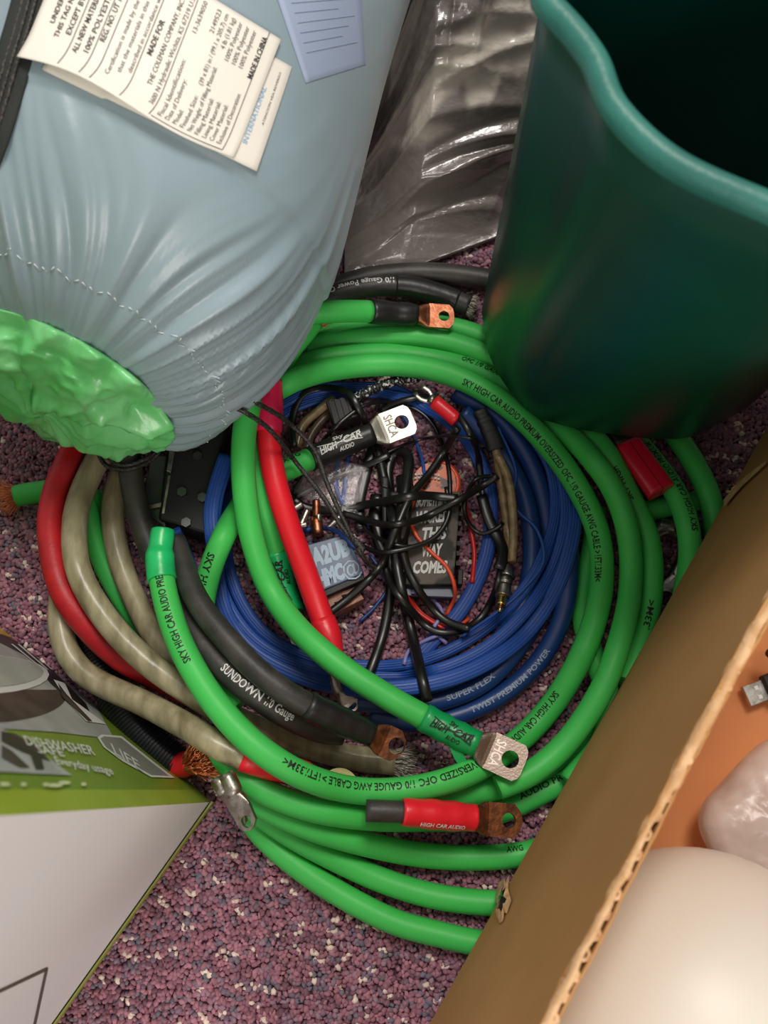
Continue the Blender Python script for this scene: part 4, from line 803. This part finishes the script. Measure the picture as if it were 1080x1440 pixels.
# clear plastic sleeve with crimps
cs = empty('clear_pouch'); tag(cs, 'small clear plastic sleeve with metal bits left of the black bundle', 'pouch'); 
slab('pouch_film', [(410, 690), (445, 640), (520, 655), (500, 735)], BASE, .013, mat('clear_film', '#b8aeb0', .1, alpha=.16, spec=.6, bump=.3, bscale=60, bdist=.003), cs, .002)
for x, y, a in ((415, 715, .6), (428, 728, 1.2), (420, 740, .2), (447, 735, 1.5), (445, 715, 1.6), (470, 735, .8)):
    c = np.array(P(x, y, .017)); d = np.array([math.cos(a), math.sin(a), 0]); pa_ = Path([c - d * .006, c, c + d * .006]); o = tube('crimp_barrel', pa_, .0028, M['nickel' if x != 445 else 'copper'], cs, ds=.001)
cap = Path([P(447, 752, .016), P(446, 738, .016), P(444, 728, .016)]); o = tube('capacitor', cap, .0042, M['copper']); tag(o, 'small copper coloured capacitor above the graffiti covered case', 'capacitor')
OBST.append(np.array([(p[0], p[1], p[2], .004) for p in cap.p]))

# black bundle in the middle
def bw(pts, r, label, rz=None, **k): return cable('black_wire', pts, r, M['thin'], label, 'wire', rz=rz, stiff=4, n=10, **k)
bw([(531, 696), (529, 731), (534, 766), (540, 780)], 0.0052, 'broad dark band at the left of the bundle core', rz=0.003)
bw([(566, 671), (570, 717), (563, 759), (556, 780)], 0.005, 'broad dark band at the right of the bundle core', rz=0.003)
bw([(548, 766), (549, 794), (549, 829), (543, 872), (534, 907), (518, 951)], 0.0036, 'black lead ending on the blue wires left of centre', rz=0.0028)
bw([(548, 703), (546, 657), (558, 635), (574, 643), (572, 678), (563, 731)], 0.004, 'black folded loop of cable above the bundle tie', rz=0.003)
bw([(525, 627), (514, 667), (505, 710), (507, 745)], 0.004, 'flat ribbed black wire left of the bundle centre', rz=0.0013)
bw([(530, 625), (537, 660), (548, 710), (556, 748), (557, 787), (566, 836), (579, 889), (601, 986)], 0.0036, 'long black lead reaching down over the blue coil', rz=0.0028)
bw([(411, 697), (450, 625), (499, 578), (538, 565), (577, 572), (605, 592), (622, 625), (632, 667), (631, 717), (619, 748), (591, 767), (556, 766), (520, 750), (510, 734)], 0.0016, 'thin black loop passing behind the white lug', rz=0.0011)
bw([(534, 579), (559, 566), (598, 559), (629, 571), (654, 597), (671, 636), (678, 688), (689, 731), (705, 769), (703, 808), (692, 843), (673, 872), (644, 888), (608, 886), (577, 857), (550, 822), (541, 796)], 0.0026, 'large black loop around the right of the tangle', rz=0.0016)
bw([(677, 696), (688, 731), (707, 773), (702, 801)], 0.004, 'flat black wire at the right beside the gold leads', rz=0.0014)
bw([(644, 601), (626, 632), (605, 664), (577, 699), (559, 738), (545, 773), (531, 801), (496, 836), (463, 862)], 0.0028, 'black lead crossing diagonally to the copper brown board', rz=0.0022)
bw([(566, 773), (577, 808), (598, 843), (626, 872), (661, 885)], 0.0028, 'black lead falling from the knot to lower right', rz=0.0018)
bw([(413, 629), (411, 590), (425, 556), (457, 545), (489, 552), (506, 576), (517, 600)], 0.0026, 'flat black wire arching from the sleeping bag toward the white lug', rz=0.001)
bw([(695, 669), (669, 674), (654, 703), (657, 731), (675, 750), (699, 743), (707, 735)], 0.0016, 'small black loop right of the lettered case', rz=0.0012)
bw([(536, 641), (577, 622), (626, 613), (665, 617)], 0.0011, 'very thin black wire crossing above the tweeter', rz=0.0009)
bw([(413, 700), (468, 672), (513, 655), (548, 639)], 0.0026, 'flat black wire rising right beneath the lug sleeve', rz=0.001)
bw([(628, 685), (631, 724), (612, 755), (577, 770), (534, 777), (510, 768)], 0.0018, 'black wire curling over the lettered case right edge', rz=0.0014)
bw([(411, 701), (432, 714), (475, 717), (534, 706), (591, 697), (644, 701)], 0.0032, 'wide flat black band lying across the whole bundle', rz=0.0014)
bw([(700, 669), (668, 690), (626, 713), (591, 730), (548, 738), (513, 731), (482, 722)], 0.0026, 'round black lead running to the gold audio lead', rz=0.002)
for k, (a_, b_) in enumerate((((536, 668), (547, 740)), ((548, 690), (575, 742)))):
    pb = empty('wall_plug'); tag(pb, ('dark plug block at the left in the core of the black bundle', 'dark plug block at the right in the core of the black bundle')[k], 'plug')
    q_ = [(a_[0], a_[1]), (b_[0], a_[1] + 3), (b_[0] - 2, b_[1]), (a_[0] + 2, b_[1])]; slab('body', q_, .010, .026, M['plblack'], pb, .0015); slab('rib', [(a_[0] + 2, a_[1] + 12), (b_[0] - 2, a_[1] + 14), (b_[0] - 2, a_[1] + 18), (a_[0] + 2, a_[1] + 16)], .025, .0275, M['plblack'], pb, .0003)
# left green/black lug cable in the coil, white lug on top
stamp_flip = False
pa, o = cable('power_cable', [(370, 672), (400, 662), (430, 648), (470, 631), (505, 617), (526, 609)], GR, M['green'], 'short green cable with logo sleeve and bright white metal lug in the centre', s1=(437, 645), lift=.002)
tube('heat_shrink', pa, .0088, M['sblack'], o, s0=pa.near((434, 646)), prof=lambda t, s: 1 - .12 * max(0, t - .6) / .4); logo(pa, .0089, (448, 640), (508, 615), M['white'], o)
print_on(pa, GR, 'AWG', (400, 660), (425, 650), .004, M['ink'], o, off=.005)
lug(pa, mat('bright_tin_plate', '#c9c2b6', .45, .85, bump=.1, bscale=800), o, L=.030, W=.0235, hole=.0052, br=.0068, stamp='SHCA')
# green with printed sleeve
pa, o = cable('power_cable', [(350, 620), (358, 670), (372, 720), (386, 770), (400, 830), (414, 868)], GR, M['green'], 'green cable with printed mint sleeve left of the red cable', s1=(389, 780))
tube('heat_shrink', pa, .0086, M['sgreen'], o, s0=pa.near((386, 772)), s1=pa.near((412, 862))); logo(pa, .0088, (394, 855), (386, 785), M['ink'], o); lug(pa, M['nickel'], o, L=.020, W=.016, br=.006)
pa, o = cable('ring_terminal', [(462, 925), (470, 950), (474, 968), (482, 978)], .0034, M['dnickel'], 'dull hooked terminal end under the long green cable', 'terminal', rz=.0014); lug(pa, M['dnickel'], o, L=.0115, W=.011, br=.003, hole=.003, bl=.003, th=.0012, c=.003)
# main ring: two printed greens on top
pa, o = cable('power_cable', [(385, 550), (420, 532), (470, 519), (540, 513), (600, 518), (660, 538), (720, 576), (772, 628), (815, 690), (842, 755), (845, 830), (825, 905), (788, 975), (742, 1030), (690, 1070), (630, 1098), (560, 1112), (490, 1110), (420, 1088), (355, 1045), (300, 985), (258, 915), (235, 850), (225, 790), (229, 745)], GR + .0003, M['green'], 'main green ring cable with long black lettering and mint sleeve at left', s1=(226, 812))
for a, b, t in (((655, 536), (838, 822), GTXT), ((790, 972), (393, 1072), GTXT), ((268, 932), (228, 815), 'SKY HIGH CAR AUDIO PRE')): print_on(pa, GR + .0003, t, a, b, .0046, M['ink'], o, off=-.0042 if t == GTXT and a[0] == 655 else (-.003 if a[0] == 790 else 0))
tube('heat_shrink', pa, .0092, M['sgreen'], o, s0=pa.near((226, 816)), s1=pa.L, prof=lambda t, s: 1 if t < .5 else (1 - .16 * min(1, (t - .5) * 8)) - .1 * max(0, t - .9) * 5, ds=.001)
GMAIN = pa
stk = P(477, 1108, .03)
bm = bmesh.new(); bmesh.ops.create_cone(bm, segments=36, radius1=.0125, radius2=.0125, depth=.0006, cap_ends=True); o = bmobj('round_sticker', bm, M['sticker']); tag(o, 'round pale yellow sticker peeking out under the main green ring', 'sticker'); o.location = P(477, 1108, .0285); o.rotation_euler = (.1, .1, 0)
pa, o = cable('power_cable', [(378, 535), (380, 575), (378, 620), (388, 680), (408, 745), (432, 810), (452, 868), (464, 900), (476, 938)], .0079, M['red'], 'bright red cable with tapered red sleeve crossing the ring', s0=(381, 600), s1=(456, 880))
tube('pink_sleeve', pa, .0088, M['spink'], o, s1=pa.near((380, 606))); tube('heat_shrink', pa, .0085, M['sred'], o, s0=pa.near((453, 872)), prof=lambda t, s: 1.03 - .5 * max(0, t - .35) / .65)
pa, o = cable('power_cable', [(352, 560), (343, 615), (343, 680), (353, 750), (378, 825), (420, 885), (480, 938), (545, 980), (595, 1008), (640, 1032), (672, 1047)], GR + .0002, M['green'], 'long green cable ending in a torn printed sleeve and stamped square lug', s1=(598, 1010), lift=.002)
tube('heat_shrink', pa, .0087, M['sgreen2'], o, s0=pa.near((594, 1008)), prof=lambda t, s: 1.03 + .04 * math.sin(t * 21) - .1 * max(0, t - .8) * 5); logo(pa, .0092, (608, 1014), (664, 1044), M['ink'], o)
q, T, S, U = pa.at(pa.near((645, 1034)))
fl_ = [q + S * .004 + U * .001, q + S * .009 + T * .004, q + S * .016 + T * .013 - U * .003, q + S * .019 + T * .020 - U * .006]; tube('torn_flap', Path(smooth_px(fl_, .001)), .0045, M['sgreen2'], o, rz=.0005, prof=lambda t, s: 1 - .6 * t)
lug(pa, mat('stamped_nickel_plate', '#9d8c80', .45, .9, bump=.2, bscale=700), o, L=.031, W=.0235, hole=.0054, br=.0068, stamp='SHCA', ink=mat('stamp_light', '#ddd2c6', .4, .5))
# red sleeve and dark copper lug below the ring
pa, o = cable('power_cable', [(515, 1140), (545, 1141), (570, 1142), (620, 1146), (668, 1150)], .0066, M['black'], 'black cable with red sleeve and tarnished copper lug below the ring', s1=(570, 1142)); tube('heat_shrink', pa, .0080, M['sred'], o, s0=pa.near((566, 1142)), prof=lambda t, s: 1.0 + .12 * math.sin(t * 3.1) + .03 * math.sin(t * 20), ds=.0015); lug(pa, M['ocopper'], o, L=.031, W=.0205, hole=.0046, br=.0072, c=.006)
print_on(pa, .0090, 'HIGH CAR AUDIO', (588, 1146), (648, 1151), .0026, M['white'], o, off=-.0062, lift=.0008)
# paired silver lugs at the carton corner
for k, (pts, lb, rl) in enumerate((([(306, 1094), (312, 1106), (318, 1116)], 'steep silver ring lug behind its twin by the copper strands', 1.0), ([(318, 1088), (326, 1104), (332, 1118)], 'nearer silver ring lug lying by the copper strands', .6))):
    pa, o = cable('ring_terminal', pts, .0050, M['nickel'], lb, 'terminal', lift=.003 * k); lug(pa, M['nickel'], o, L=.022, W=.0145, hole=.0036, br=.0042, roll=rl, th=.002, c=.0045, bl=.006)
# drawcords of the sack
def cord(pts, r=.0016, par=sb, name='drawstring', **k):
    pa = lay(pts, r, reg=True, stiff=4, **k); return tube(name, pa, r, M['cord'], par, n=8, prof=lambda t, s: 1 + .14 * math.sin(s * 3200), ds=.0009)
cord([(318, 568, .04), (345, 580, .03), (380, 605, .012), (420, 655), (455, 700), (480, 740), (505, 772)], zmin=.045); cord([(325, 545, .04), (358, 565, .03), (400, 590, .01), (440, 630), (460, 680), (478, 720), (500, 765)], zmin=.045)
cord([(498, 758), (508, 768), (502, 778), (510, 772), (500, 762)], .0019, name='cord_knot'); cord([(504, 772), (515, 790), (528, 800)], .0015)
cord([(135, 632), (150, 655), (180, 660), (215, 645), (232, 620)], zmin=.05); cord([(140, 625), (160, 650), (185, 653), (220, 635), (225, 610)], zmin=.05)
bm = bmesh.new(); bmesh.ops.create_cone(bm, segments=24, radius1=.0075, radius2=.0065, depth=.02, cap_ends=True); bmesh.ops.bevel(bm, geom=[e for e in bm.edges if abs(e.verts[0].co.z - e.verts[1].co.z) < 1e-5], offset=.001, segments=2, affect='EDGES'); o = bmobj('cord_lock', bm, M['plblack'], sb, False)
o.matrix_world = Matrix.Translation(P(137, 618, .062)) @ Matrix.Rotation(.7, 4, 'X')
